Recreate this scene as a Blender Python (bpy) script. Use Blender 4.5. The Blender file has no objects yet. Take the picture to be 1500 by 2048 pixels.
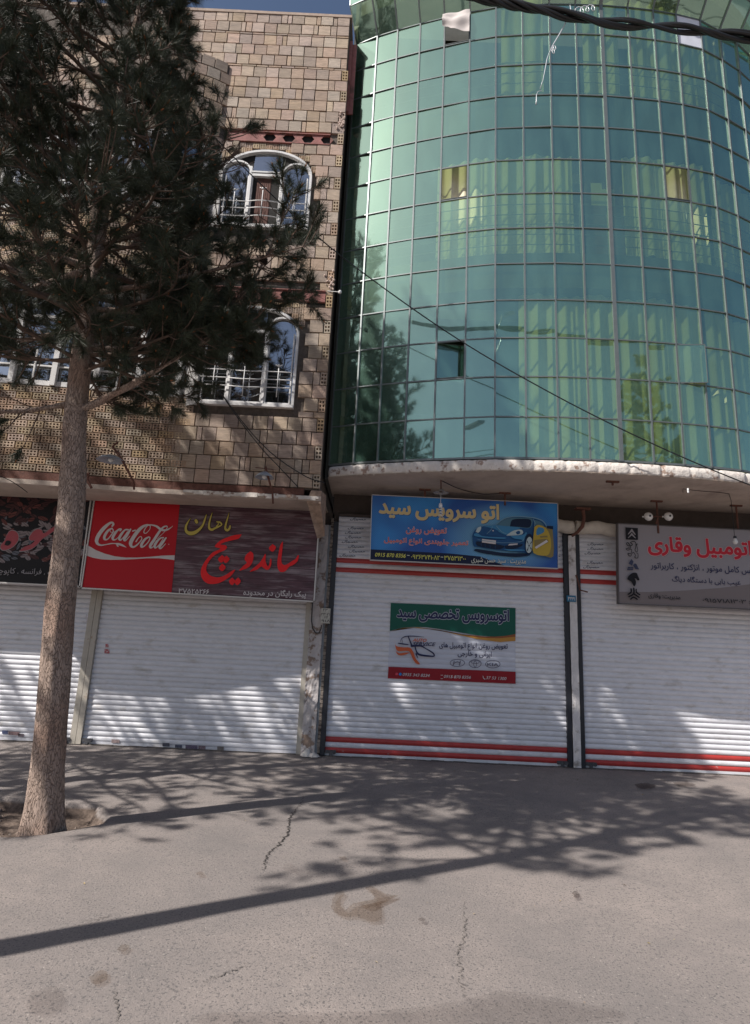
import bpy, math, random
import numpy as np
from mathutils import Vector, Matrix, noise
random.seed(7); rng = np.random.default_rng(7)
R = math.radians
sc = bpy.context.scene
COL = sc.collection
# ---------------------------------------------------------------- camera
F, PITCH, ROLL = 1180.0, R(12.48), R(2.72)
CAM = Vector((0, -9.0, 1.6))
cd = bpy.data.cameras.new('camera'); cam = bpy.data.objects.new('camera', cd); COL.objects.link(cam)
cd.sensor_fit = 'HORIZONTAL'; cd.sensor_width = 36; cd.lens = 36 * F / 1500
cd.clip_start = 0.05; cd.clip_end = 2000
cam.matrix_world = Matrix.Translation(CAM) @ Matrix.Rotation(math.pi / 2 + PITCH, 4, 'X') @ Matrix.Rotation(ROLL, 4, 'Z')
sc.camera = cam
# ---------------------------------------------------------------- sky, sun, exposure
SUN_EL, SUN_DIR = R(44.2), Vector((0.862, 0.507, 0))          # light travels to the right and towards the shops
w = bpy.data.worlds.new('World'); sc.world = w; w.use_nodes = True
nt = w.node_tree; nt.nodes.clear()
sky = nt.nodes.new('ShaderNodeTexSky'); sky.sky_type = 'NISHITA'; sky.sun_disc = False
sky.sun_elevation = SUN_EL
sky.sun_rotation = math.atan2(-SUN_DIR.x, -SUN_DIR.y)
sky.air_density = 1.0; sky.dust_density = 4.0; sky.ozone_density = 1.5; sky.altitude = 900
bg = nt.nodes.new('ShaderNodeBackground'); bg.inputs[1].default_value = 0.080
wo = nt.nodes.new('ShaderNodeOutputWorld')
nt.links.new(sky.outputs[0], bg.inputs[0]); nt.links.new(bg.outputs[0], wo.inputs[0])
sd = bpy.data.lights.new('sun', 'SUN'); sd.energy = 4.9; sd.angle = R(0.5); sd.color = (1.0, 0.95, 0.89)
sun = bpy.data.objects.new('sun', sd); COL.objects.link(sun)
ld = Vector((SUN_DIR.x * math.cos(SUN_EL), SUN_DIR.y * math.cos(SUN_EL), -math.sin(SUN_EL)))
sun.rotation_euler = ld.to_track_quat('-Z', 'Y').to_euler(); sun.location = (-20, -20, 30)
sc.view_settings.view_transform = 'Standard'; sc.view_settings.look = 'None'
sc.view_settings.gamma = 1; sc.view_settings.use_curve_mapping = False
sc.view_settings.exposure = 0.36
sc.cycles.max_bounces = 8; sc.cycles.transparent_max_bounces = 12; sc.cycles.caustics_reflective = False

# ---------------------------------------------------------------- measuring helpers (photo pixel -> point of the place)
def ray(x, y):
    u, v = x - 750, 1024 - y
    uu = u * math.cos(ROLL) - v * math.sin(ROLL); vv = u * math.sin(ROLL) + v * math.cos(ROLL)
    d = (uu / F, 1.0, vv / F)
    return Vector((d[0], d[1] * math.cos(PITCH) - d[2] * math.sin(PITCH), d[1] * math.sin(PITCH) + d[2] * math.cos(PITCH)))
def PY(x, y, Y=0.0):
    d = ray(x, y); return CAM + d * ((Y - CAM.y) / d.y)
def PZ(x, y, Z=0.0):
    d = ray(x, y); return CAM + d * ((Z - CAM.z) / d.z)

# ---------------------------------------------------------------- materials
MATS = {}
def mat(name, col, rough=0.7, var=0.0, vscale=6.0, bump=0.0, bscale=40.0, metal=0.0, spec=0.5, piece=0.0,
        col2=None, c2scale=3.0, c2lo=0.5, c2hi=0.62, streak=None, emis=None, coat=0.0):
    """col with soft variation; col2 = stain colour laid on by a second noise; piece = random tone per piece"""
    if name in MATS: return MATS[name]
    m = bpy.data.materials.new(name); m.use_nodes = True; MATS[name] = m
    n = m.node_tree.nodes; l = m.node_tree.links; b = n['Principled BSDF']
    b.inputs['Roughness'].default_value = rough; b.inputs['Metallic'].default_value = metal
    b.inputs['Specular IOR Level'].default_value = spec
    geo = n.new('ShaderNodeNewGeometry'); pos = geo.outputs['Position']
    if streak:
        mp = n.new('ShaderNodeVectorMath'); mp.operation = 'MULTIPLY'; mp.inputs[1].default_value = streak
        l.new(pos, mp.inputs[0]); spos = mp.outputs[0]
    else: spos = pos
    rgb = n.new('ShaderNodeRGB'); rgb.outputs[0].default_value = (*col, 1); out = rgb.outputs[0]
    if col2:
        t = n.new('ShaderNodeTexNoise'); t.inputs['Scale'].default_value = c2scale; t.inputs['Detail'].default_value = 6
        t.inputs['Roughness'].default_value = 0.62; l.new(spos, t.inputs['Vector'])
        mr = n.new('ShaderNodeMapRange'); mr.inputs[1].default_value = c2lo; mr.inputs[2].default_value = c2hi
        l.new(t.outputs[0], mr.inputs[0])
        mx = n.new('ShaderNodeMix'); mx.data_type = 'RGBA'; l.new(mr.outputs[0], mx.inputs[0]); l.new(out, mx.inputs[6])
        mx.inputs[7].default_value = (*col2, 1); out = mx.outputs[2]
    if var > 0:
        t = n.new('ShaderNodeTexNoise'); t.inputs['Scale'].default_value = vscale; t.inputs['Detail'].default_value = 8
        t.inputs['Roughness'].default_value = 0.65
        l.new(spos, t.inputs['Vector'])
        mr = n.new('ShaderNodeMapRange'); mr.inputs[1].default_value = 0.3; mr.inputs[2].default_value = 0.7
        mr.inputs[3].default_value = 1 - var; mr.inputs[4].default_value = 1 + var; l.new(t.outputs[0], mr.inputs[0])
        vm = n.new('ShaderNodeVectorMath'); vm.operation = 'SCALE'; l.new(out, vm.inputs[0]); l.new(mr.outputs[0], vm.inputs['Scale']); out = vm.outputs[0]
    if piece > 0:
        oi = n.new('ShaderNodeObjectInfo')
        ad = n.new('ShaderNodeMath'); ad.operation = 'ADD'; l.new(oi.outputs['Random'], ad.inputs[0]); l.new(geo.outputs['Random Per Island'], ad.inputs[1])
        fr = n.new('ShaderNodeMath'); fr.operation = 'FRACT'; l.new(ad.outputs[0], fr.inputs[0])
        hs = n.new('ShaderNodeHueSaturation'); l.new(out, hs.inputs['Color'])
        mh = n.new('ShaderNodeMapRange'); mh.inputs[3].default_value = 0.5 - 0.022 * piece; mh.inputs[4].default_value = 0.5 + 0.02 * piece
        m7 = n.new('ShaderNodeMath'); m7.operation = 'MULTIPLY'; m7.inputs[1].default_value = 7.13; l.new(fr.outputs[0], m7.inputs[0])
        f7 = n.new('ShaderNodeMath'); f7.operation = 'FRACT'; l.new(m7.outputs[0], f7.inputs[0]); l.new(f7.outputs[0], mh.inputs[0]); l.new(mh.outputs[0], hs.inputs['Hue'])
        mv = n.new('ShaderNodeMapRange'); mv.inputs[3].default_value = 1 - 0.38 * piece; mv.inputs[4].default_value = 1 + 0.2 * piece
        l.new(fr.outputs[0], mv.inputs[0]); l.new(mv.outputs[0], hs.inputs['Value'])
        m3 = n.new('ShaderNodeMath'); m3.operation = 'MULTIPLY'; m3.inputs[1].default_value = 3.71; l.new(fr.outputs[0], m3.inputs[0])
        f3 = n.new('ShaderNodeMath'); f3.operation = 'FRACT'; l.new(m3.outputs[0], f3.inputs[0])
        ms = n.new('ShaderNodeMapRange'); ms.inputs[3].default_value = 1 - 0.45 * piece; ms.inputs[4].default_value = 1 + 0.15 * piece
        l.new(f3.outputs[0], ms.inputs[0]); l.new(ms.outputs[0], hs.inputs['Saturation']); out = hs.outputs[0]
    l.new(out, b.inputs['Base Color'])
    if bump > 0:
        t = n.new('ShaderNodeTexNoise'); t.inputs['Scale'].default_value = bscale; t.inputs['Detail'].default_value = 6; l.new(spos, t.inputs['Vector'])
        bp = n.new('ShaderNodeBump'); bp.inputs['Strength'].default_value = bump; bp.inputs['Distance'].default_value = 0.01
        l.new(t.outputs[0], bp.inputs['Height']); l.new(bp.outputs[0], b.inputs['Normal'])
    if coat: b.inputs['Coat Weight'].default_value = coat
    return m

def mat_nodes(name):
    m = bpy.data.materials.new(name); m.use_nodes = True; MATS[name] = m
    return m, m.node_tree.nodes, m.node_tree.links, m.node_tree.nodes['Principled BSDF']

BRICK = mat('brick_clay', (0.45, 0.335, 0.25), 0.85, 0.24, 9, 0.6, 70, piece=0.62, streak=(1, 1, 6), col2=(0.33, 0.25, 0.20), c2scale=2.2, c2lo=0.5, c2hi=0.75)
HBRICK = mat('hollow_brick_clay', (0.46, 0.33, 0.22), 0.9, 0.2, 12, 0.4, 60, piece=0.8)
MORTAR = mat('mortar', (0.12, 0.10, 0.085), 0.95, 0.3, 20, 0.8, 40)
PLASTER = mat('plaster', (0.50, 0.42, 0.36), 0.9, 0.14, 3, 0.5, 25, col2=(0.36, 0.29, 0.25), c2scale=1.6, c2lo=0.52, c2hi=0.7)
WHITEWASH = mat('whitewash', (0.68, 0.63, 0.58), 0.9, 0.15, 9, 0.9, 22, col2=(0.28, 0.20, 0.16), c2scale=9, c2lo=0.55, c2hi=0.63)
PILLAR = mat('pillar_paint', (0.52, 0.48, 0.47), 0.9, 0.15, 8, 0.7, 30, col2=(0.26, 0.19, 0.15), c2scale=7, c2lo=0.54, c2hi=0.6)
RUST = mat('rusty_steel', (0.13, 0.055, 0.04), 0.85, 0.35, 18, 0.4, 60)
REDSTEEL = mat('red_primer_steel', (0.30, 0.115, 0.10), 0.7, 0.25, 12, 0.2, 50, col2=(0.16, 0.07, 0.05), c2scale=5, c2lo=0.52, c2hi=0.62)
DARK = mat('void_shade', (0.02, 0.018, 0.017), 0.95)  # near-black that paints in the shade of holes, recesses and rooms
WALLIN = mat('shop_wall', (0.10, 0.08, 0.07), 0.95, 0.2, 5)
BLACKPAINT = mat('black_paint', (0.02, 0.022, 0.03), 0.5, 0.2, 10)
BEIGE = mat('beige_steel', (0.46, 0.42, 0.36), 0.55, 0.12, 8, col2=(0.30, 0.22, 0.16), c2scale=8, c2lo=0.62, c2hi=0.7)
SLAT = mat('white_slat', (0.75, 0.75, 0.79), 0.45, 0.07, 7, piece=0.12, streak=(1, 1, 2.2), col2=(0.50, 0.47, 0.44), c2scale=3.2, c2lo=0.55, c2hi=0.78)
REDSLAT = mat('red_slat', (0.45, 0.045, 0.04), 0.45, 0.12, 7, col2=(0.5, 0.28, 0.25), c2scale=9, c2lo=0.66, c2hi=0.72)
WHITE = mat('white_frame', (0.72, 0.71, 0.70), 0.5, 0.08, 10)
ALU = mat('aluminium', (0.17, 0.19, 0.19), 0.4, 0.1, 12, metal=0.4)
CABLE = mat('black_cable', (0.012, 0.012, 0.013), 0.45)
GREYPIPE = mat('grey_pipe', (0.22, 0.24, 0.26), 0.6, 0.1, 10)
CURTAIN = mat('curtain_cloth', (0.76, 0.69, 0.52), 0.9, 0.06, 8)
CLOTH = mat('grey_cloth', (0.55, 0.50, 0.48), 0.95, 0.1, 10, 0.3, 200)
WOODBROWN = mat('brown_wood', (0.16, 0.085, 0.05), 0.6, 0.2, 10)

# glass ----------------------------------------------------------------
def glass_mat(name, gcol, tcol, dcol, dfac, gfac, rough, haze=0.0):
    m = bpy.data.materials.new(name); m.use_nodes = True; MATS[name] = m
    n = m.node_tree.nodes; l = m.node_tree.links; n.remove(n['Principled BSDF'])
    o = n['Material Output']
    g = n.new('ShaderNodeBsdfGlossy'); g.inputs[0].default_value = (*gcol, 1); g.inputs['Roughness'].default_value = rough
    t = n.new('ShaderNodeBsdfTransparent'); t.inputs[0].default_value = (*tcol, 1)
    d = n.new('ShaderNodeBsdfDiffuse'); d.inputs[0].default_value = (*dcol, 1)
    lw = n.new('ShaderNodeLayerWeight'); lw.inputs[0].default_value = 0.5
    mr = n.new('ShaderNodeMapRange'); mr.inputs[3].default_value = gfac; mr.inputs[4].default_value = min(1, gfac + 0.68)
    l.new(lw.outputs['Facing'], mr.inputs[0])
    pw = n.new('ShaderNodeMath'); pw.operation = 'POWER'; pw.inputs[1].default_value = 2.0; l.new(lw.outputs['Facing'], pw.inputs[0]); l.new(pw.outputs[0], mr.inputs[0])
    m1 = n.new('ShaderNodeMixShader'); m2 = n.new('ShaderNodeMixShader')
    # uneven thin dust film; its tint also stands in for mirrored sky haze
    nz = n.new('ShaderNodeTexNoise'); nz.inputs['Scale'].default_value = 2.3; nz.inputs['Detail'].default_value = 6
    geo = n.new('ShaderNodeNewGeometry'); sv = n.new('ShaderNodeVectorMath'); sv.operation = 'MULTIPLY'; sv.inputs[1].default_value = (1.6, 1.6, 0.5)
    l.new(geo.outputs['Position'], sv.inputs[0]); l.new(sv.outputs[0], nz.inputs['Vector'])
    dm = n.new('ShaderNodeMapRange'); dm.inputs[1].default_value = 0.3; dm.inputs[2].default_value = 0.75; dm.inputs[3].default_value = dfac * 0.45; dm.inputs[4].default_value = dfac * 1.6
    l.new(nz.outputs[0], dm.inputs[0])
    l.new(dm.outputs[0], m1.inputs[0]); l.new(t.outputs[0], m1.inputs[1]); l.new(d.outputs[0], m1.inputs[2])
    l.new(mr.outputs[0], m2.inputs[0]); l.new(m1.outputs[0], m2.inputs[1]); l.new(g.outputs[0], m2.inputs[2])
    # gentle waviness of the sheet
    wz = n.new('ShaderNodeTexNoise'); wz.inputs['Scale'].default_value = 1.4; wz.inputs['Detail'].default_value = 1
    l.new(geo.outputs['Position'], wz.inputs['Vector'])
    bp = n.new('ShaderNodeBump'); bp.inputs['Strength'].default_value = 0.35; bp.inputs['Distance'].default_value = 0.012
    l.new(wz.outputs[0], bp.inputs['Height']); l.new(bp.outputs[0], g.inputs['Normal'])
    if haze:                                                 # second, blurred reflection, added for a broad milky sky glow
        g2 = n.new('ShaderNodeBsdfGlossy'); g2.inputs[0].default_value = (*gcol, 1); g2.inputs['Roughness'].default_value = 0.17
        m3 = n.new('ShaderNodeMixShader'); m3.inputs[0].default_value = haze; l.new(m2.outputs[0], m3.inputs[1]); l.new(g2.outputs[0], m3.inputs[2]); l.new(m3.outputs[0], o.inputs['Surface'])
    else: l.new(m2.outputs[0], o.inputs['Surface'])
    return m
GREEN_GLASS = glass_mat('green_glass', (0.68, 1.0, 0.80), (0.62, 0.76, 0.43), (0.24, 0.50, 0.38), 0.15, 0.33, 0.02, 0.14)
WIN_GLASS = glass_mat('window_glass', (0.85, 0.9, 0.97), (0.5, 0.55, 0.55), (0.3, 0.3, 0.32), 0.05, 0.42, 0.01)

# ---------------------------------------------------------------- mesh helpers
class MB:
    def __init__(s): s.v = []; s.f = []; s.mi = []
    def add(s, vs, fs, mi=0):
        o = len(s.v); s.v += [tuple(v) for v in vs]; s.f += [tuple(i + o for i in f) for f in fs]; s.mi += [mi] * len(fs); return s
    def box(s, x0, y0, z0, x1, y1, z1, mi=0):
        return s.add([(x0, y0, z0), (x1, y0, z0), (x1, y1, z0), (x0, y1, z0), (x0, y0, z1), (x1, y0, z1), (x1, y1, z1), (x0, y1, z1)],
                     [(0, 3, 2, 1), (4, 5, 6, 7), (0, 1, 5, 4), (1, 2, 6, 5), (2, 3, 7, 6), (3, 0, 4, 7)], mi)
    def obox(s, c, ux, uy, uz, mi=0):      # box from centre and half axes
        c = Vector(c); ux = Vector(ux); uy = Vector(uy); uz = Vector(uz)
        p = [c + ux * a + uy * b + uz * d for d in (-1, 1) for a, b in ((-1, -1), (1, -1), (1, 1), (-1, 1))]
        return s.add(p, [(0, 3, 2, 1), (4, 5, 6, 7), (0, 1, 5, 4), (1, 2, 6, 5), (2, 3, 7, 6), (3, 0, 4, 7)], mi)
    def tube(s, pts, rad, seg=8, cap=True, mi=0, wob=0.0):
        pts = [Vector(p) for p in pts]; n = len(pts)
        if not hasattr(rad, '__len__'): rad = [rad] * n
        t0 = (pts[1] - pts[0]).normalized(); a = t0.orthogonal().normalized(); vs = []
        for i, p in enumerate(pts):
            t = (pts[min(i + 1, n - 1)] - pts[max(i - 1, 0)]).normalized()
            a = (a - t * a.dot(t)).normalized(); b = t.cross(a)
            for k in range(seg):
                an = 2 * math.pi * k / seg; r = rad[i]
                q = p + (a * math.cos(an) + b * math.sin(an)) * r
                if wob: q += (q - p) * wob * noise.noise(q * 7)
                vs.append(q)
        fs = [(i * seg + k, i * seg + (k + 1) % seg, (i + 1) * seg + (k + 1) % seg, (i + 1) * seg + k) for i in range(n - 1) for k in range(seg)]
        if cap: fs += [tuple(range(seg - 1, -1, -1)), tuple((n - 1) * seg + k for k in range(seg))]
        return s.add(vs, fs, mi)
    def lathe(s, prof, c, axis='Z', seg=20, mi=0):
        c = Vector(c); vs = []
        for r, h in prof:
            for k in range(seg):
                a = 2 * math.pi * k / seg; x, y = r * math.cos(a), r * math.sin(a)
                vs.append(c + (Vector((x, y, h)) if axis == 'Z' else Vector((x, h, y)) if axis == 'Y' else Vector((h, x, y))))
        fs = [(i * seg + k, i * seg + (k + 1) % seg, (i + 1) * seg + (k + 1) % seg, (i + 1) * seg + k) for i in range(len(prof) - 1) for k in range(seg)]
        return s.add(vs, fs, mi)
    def mesh(s, name, mats, smooth=False):
        me = bpy.data.meshes.new(name); me.from_pydata(s.v, [], s.f)
        for m in (mats if isinstance(mats, (list, tuple)) else [mats]): me.materials.append(m)
        if any(s.mi): me.polygons.foreach_set('material_index', s.mi)
        if smooth: me.polygons.foreach_set('use_smooth', [True] * len(me.polygons))
        me.update(); return me
    def build(s, name, mats, parent=None, label=None, cat=None, group=None, kind=None, smooth=False, loc=None):
        return link(s.mesh(name, mats, smooth), name, parent, label, cat, group, kind, loc)
def tag(o, label=None, cat=None, group=None, kind=None):
    if label: o['label'] = label
    if cat: o['category'] = cat
    if group: o['group'] = group
    if kind: o['kind'] = kind
    return o
WLOC = {}
def link(me, name, parent=None, label=None, cat=None, group=None, kind=None, loc=None, rot=None):
    o = bpy.data.objects.new(name, me); COL.objects.link(o)
    if loc is not None: o.location = loc
    if rot is not None: o.rotation_euler = rot
    if parent is not None:
        o.parent = parent; o.matrix_parent_inverse = Matrix.Translation(-WLOC.get(parent.name, Vector((0, 0, 0))))
    return tag(o, label, cat, group, kind)
def thing(name, label, cat, loc=(0, 0, 0), group=None):
    o = bpy.data.objects.new(name, None); COL.objects.link(o); o.location = loc; o.empty_display_size = 0.2
    WLOC[o.name] = Vector(loc); return tag(o, label, cat, group)
def copy_tree(root, delta, label):
    """copy of a thing and its parts, moved by delta"""
    r = root.copy(); COL.objects.link(r); r.location = root.location + Vector(delta); r['label'] = label
    for ch in list(root.children):
        c = ch.copy(); COL.objects.link(c); c.parent = r; c.matrix_parent_inverse = ch.matrix_parent_inverse.copy()
    return r
def lerp(a, b, t): return a + (b - a) * t
def catmull(P, n=8):
    P = [np.array(p, float) for p in P]; P = [2 * P[0] - P[1]] + P + [2 * P[-1] - P[-2]]; out = []
    for i in range(1, len(P) - 2):
        for k in range(n):
            t = k / n
            out.append(0.5 * ((2 * P[i]) + (-P[i - 1] + P[i + 1]) * t + (2 * P[i - 1] - 5 * P[i] + 4 * P[i + 1] - P[i + 2]) * t * t + (-P[i - 1] + 3 * P[i] - 3 * P[i + 1] + P[i + 2]) * t ** 3))
    out.append(P[-2]); return out

# ================================================================= GROUND
PIT = [(-3.9, -2.95), (-3.2, -2.78), (-2.75, -2.85), (-2.42, -2.95), (-2.28, -3.15), (-2.28, -3.42), (-2.42, -3.72), (-2.75, -3.93), (-3.3, -4.0), (-3.9, -3.95)]
def pit_depth(x, y):
    cx, cy, rx, ry = -3.15, -3.42, 0.92, 0.56
    d = ((x - cx) / rx) ** 2 + ((y - cy) / ry) ** 2 + 0.25 * noise.noise(Vector((x * 3, y * 3, 0)))
    t = min(1, max(0, (1.0 - d) / 0.10)); return t * t * (3 - 2 * t)
def ground_z(x, y):
    t = pit_depth(x, y)
    z = 0.010 * noise.noise(Vector((x * 0.7, y * 0.7, 3))) + .0035 * noise.noise(Vector((x * 3.1, y * 3.1, 6))) - 0.010
    if t > 0:
        z -= t * 0.10; z += t * 0.022 * noise.noise(Vector((x * 9, y * 9, 1))) + t * 0.02 * noise.noise(Vector((x * 23, y * 23, 5)))
    return z
def ground_mat():
    m, n, l, b = mat_nodes('concrete_paving'); b.inputs['Roughness'].default_value = 0.9
    geo = n.new('ShaderNodeNewGeometry'); pos = geo.outputs['Position']
    def nz(sc_, det=6, rg=0.6, lo=0.35, hi=0.65, a=0.0, z=1.0):
        t = n.new('ShaderNodeTexNoise'); t.inputs['Scale'].default_value = sc_; t.inputs['Detail'].default_value = det; t.inputs['Roughness'].default_value = rg
        l.new(pos, t.inputs['Vector']); mr = n.new('ShaderNodeMapRange'); mr.inputs[1].default_value = lo; mr.inputs[2].default_value = hi
        mr.inputs[3].default_value = a; mr.inputs[4].default_value = z; l.new(t.outputs[0], mr.inputs[0]); return mr.outputs[0]
    def mix(f, a, c):
        mx = n.new('ShaderNodeMix'); mx.data_type = 'RGBA'; l.new(f, mx.inputs[0])
        if isinstance(a, tuple): mx.inputs[6].default_value = (*a, 1)
        else: l.new(a, mx.inputs[6])
        if isinstance(c, tuple): mx.inputs[7].default_value = (*c, 1)
        else: l.new(c, mx.inputs[7])
        return mx.outputs[2]
    c = mix(nz(0.55, 7), (0.220, 0.194, 0.182), (0.310, 0.264, 0.240))
    c = mix(nz(4.5, 8, 0.7, 0.45, 0.8, 0, 0.5), c, (0.20, 0.178, 0.165))
    c = mix(nz(75, 3, 0.6, 0.56, 0.63, 0, 0.85), c, (0.09, 0.085, 0.085))        # dark aggregate
    c = mix(nz(60, 3, 0.6, 0.64, 0.70, 0, 0.5), c, (0.50, 0.45, 0.40))          # pale aggregate
    c = mix(nz(1.7, 9, 0.72, 0.47, 0.66, 0, 0.45), c, (0.165, 0.15, 0.145))          # worn darker patches
    c = mix(nz(28, 6, 0.7, 0.4, 0.7, 0, 0.25), c, (0.17, 0.15, 0.14))
    # soil in the tree pit, by height
    sp = n.new('ShaderNodeSeparateXYZ'); l.new(pos, sp.inputs[0])
    ms = n.new('ShaderNodeMapRange'); ms.inputs[1].default_value = -0.03; ms.inputs[2].default_value = -0.055; l.new(sp.outputs[2], ms.inputs[0])
    soil = mix(nz(26, 8, 0.7), (0.06, 0.042, 0.032), (0.19, 0.14, 0.11))
    c = mix(ms.outputs[0], c, soil)
    l.new(c, b.inputs['Base Color'])
    t1 = n.new('ShaderNodeTexNoise'); t1.inputs['Scale'].default_value = 90; t1.inputs['Detail'].default_value = 8; t1.inputs['Roughness'].default_value = 0.7; l.new(pos, t1.inputs['Vector'])
    bp = n.new('ShaderNodeBump'); bp.inputs['Strength'].default_value = 0.6; bp.inputs['Distance'].default_value = 0.011
    l.new(t1.outputs[0], bp.inputs['Height']); l.new(bp.outputs[0], b.inputs['Normal'])
    return m
GROUND = ground_mat()
g = MB(); nx, ny = 240, 150; X0, X1, Y0, Y1 = -6.0, 6.0, -6.8, 0.7
xs = np.linspace(X0, X1, nx + 1); ys = np.linspace(Y0, Y1, ny + 1)
edge = lambda x, y: min(1, (x - X0) / .5, (X1 - x) / .5, (y - Y0) / .5, (Y1 - y) / .5)
g.v = [(float(x), float(y), ground_z(x, y) * max(0, edge(x, y))) for y in ys for x in xs]
g.f = [(j * (nx + 1) + i, j * (nx + 1) + i + 1, (j + 1) * (nx + 1) + i + 1, (j + 1) * (nx + 1) + i) for j in range(ny) for i in range(nx)]
g.mi = [0] * len(g.f)
BIG = 400
for (a, b_, c_, d_) in [(-BIG, -BIG, BIG, Y0), (-BIG, Y1, BIG, BIG), (-BIG, Y0, X0, Y1), (X1, Y0, BIG, Y1)]:
    g.add([(a, b_, 0), (c_, b_, 0), (c_, d_, 0), (a, d_, 0)], [(0, 1, 2, 3)])
g.build('ground', GROUND, kind='structure', smooth=True)
# stones and clods lying in the pit
st = MB()
for i in range(240):
    x, y = random.uniform(-3.95, -2.2), random.uniform(-3.95, -2.9)
    if pit_depth(x, y) < 0.35: continue
    r = random.choice([0.006, 0.008, 0.012, 0.02, 0.03]) * random.uniform(.7, 1.2); z = ground_z(x, y)
    ph = random.random() * 6.28
    top = [(x + r * .5 * math.cos(ph + k * 1.57), y + r * .5 * math.sin(ph + k * 1.57), z + r * random.uniform(.5, .8)) for k in range(4)]
    bot = [(x + r * random.uniform(.8, 1.2) * math.cos(ph + k * 1.57), y + r * random.uniform(.8, 1.2) * math.sin(ph + k * 1.57), z - .003) for k in range(4)]
    st.add(top + bot, [(0, 1, 2, 3), (0, 4, 5, 1), (1, 5, 6, 2), (2, 6, 7, 3), (3, 7, 4, 0)])
st.build('soil_clods', mat('soil_stone', (0.22, 0.17, 0.14), 0.95, 0.3, 30, piece=0.6), kind='stuff', label='small stones and clods of soil in the tree pit', cat='stones')
# cracks: jagged, uneven ribbons just above the paving
CRACK = mat('crack_shadow', (0.035, 0.03, 0.028), 1.0)
CRACK2 = mat('hairline_crack', (0.13, 0.115, 0.105), 1.0)
def crack(pts, w0, jag, seed, k=10, name='crack', cm=None):
    rr = random.Random(seed); P = catmull(pts, k); L = []; Rr = []
    for i, p in enumerate(P):
        q = P[min(i + 1, len(P) - 1)]; o = P[max(i - 1, 0)]; t = np.array([q[0] - o[0], q[1] - o[1]]); t = t / (np.linalg.norm(t) + 1e-9); nrm = np.array([-t[1], t[0]])
        c = np.array([p[0], p[1]]) + nrm * rr.uniform(-jag, jag); ww = w0 * rr.uniform(.25, 1.3) * (0.25 + 0.75 * math.sin(math.pi * min(.97, max(.03, i / len(P)))))
        a = c + nrm * ww; b2 = c - nrm * ww
        L.append((a[0], a[1], ground_z(*a) + .004)); Rr.append((b2[0], b2[1], ground_z(*b2) + .004))
    m = MB(); n_ = len(L); m.add(L + Rr, [(i, n_ + i, n_ + i + 1, i + 1) for i in range(n_ - 1)])
    return m.build(name, cm or CRACK, kind='structure')
def gp(*ps): return [tuple(PZ(x, y)[:2]) for x, y in ps]
crack(gp((607, 1592), (598, 1612), (582, 1628), (578, 1652), (572, 1670), (556, 1690), (540, 1705), (531, 1722), (527, 1738)), .009, .018, 1, 12)
crack(gp((926, 1795), (929, 1830), (928, 1860), (922, 1890), (920, 1930), (925, 1965), (935, 1995)), .004, .018, 2, 16, cm=CRACK2)
crack(gp((498, 1925), (470, 1938), (440, 1948), (405, 1962)), .004, .02, 3, 14, cm=CRACK2)
crack(gp((228, 1975), (233, 2010), (236, 2046)), .004, .012, 4, 12, cm=CRACK2)
crack(gp((160, 1838), (190, 1834), (240, 1822)), .003, .015, 5, 12, cm=CRACK2)
# damp and oil stains, thin transparent films with their own outlines
def stain_mat(name, col):
    m = bpy.data.materials.new(name); m.use_nodes = True; n = m.node_tree.nodes; l = m.node_tree.links; n.remove(n['Principled BSDF'])
    t = n.new('ShaderNodeBsdfTransparent'); nz = n.new('ShaderNodeTexNoise'); nz.inputs['Scale'].default_value = 30; nz.inputs['Detail'].default_value = 5
    geo = n.new('ShaderNodeNewGeometry'); l.new(geo.outputs['Position'], nz.inputs['Vector'])
    mx = n.new('ShaderNodeMix'); mx.data_type = 'RGBA'; mx.inputs[6].default_value = (*col, 1); mx.inputs[7].default_value = (min(1, col[0] * 1.3), min(1, col[1] * 1.32), min(1, col[2] * 1.35), 1)
    l.new(nz.outputs[0], mx.inputs[0]); l.new(mx.outputs[2], t.inputs[0]); l.new(t.outputs[0], n['Material Output'].inputs[0]); return m
STAIN = stain_mat('damp_stain', (0.72, 0.68, 0.64)); STAIN2 = stain_mat('oil_stain', (0.58, 0.56, 0.55)); STAIN3 = stain_mat('faint_stain', (0.78, 0.77, 0.77))
def stain(pix, m, seed=0, name='stain', raw=False):
    P = catmull(list(pix) + [pix[0]], 10)[:-1]; rr = random.Random(seed); v = []
    for p in P:
        q = PZ(p[0] + rr.uniform(-1.3, 1.3) + 3 * noise.noise(Vector((p[0] * .12, p[1] * .12, seed))), p[1] + rr.uniform(-.7, .7) + 2 * noise.noise(Vector((p[0] * .12, p[1] * .12, seed + 9)))); v.append((q.x, q.y, .010))
    MB().add(v, [tuple(range(len(v)))]).build(name, m, kind='structure')
def c2(u, v): return (480 + u / 3, 1540 + v / 3)
stain([c2(*p) for p in [(550, 790), (575, 750), (620, 740), (625, 765), (600, 790), (605, 830), (640, 845), (680, 812), (730, 815), (790, 840), (805, 780), (785, 740), (750, 720), (790, 705), (840, 735), (890, 757), (950, 762), (880, 775), (850, 800), (850, 850), (845, 910), (780, 918), (700, 890), (620, 890), (555, 850)]], STAIN, 1)
stain([c2(*p) for p in [(1068, 905), (1090, 897), (1112, 908), (1095, 920)]], STAIN2, 2)
stain([c2(*p) for p in [(588, 532), (620, 528), (645, 537), (615, 545)]], STAIN, 3)
stain([(178, 1960), (195, 1946), (214, 1950), (208, 1968), (188, 1974)], STAIN, 4)
stain([(232, 1902), (248, 1894), (258, 1900), (245, 1908)], STAIN, 5)
stain([(390, 1750), (400, 1746), (407, 1750), (398, 1754)], STAIN, 6)
stain([(1144, 1790), (1153, 1785), (1160, 1795), (1152, 1800)], STAIN2, 7)
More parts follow.
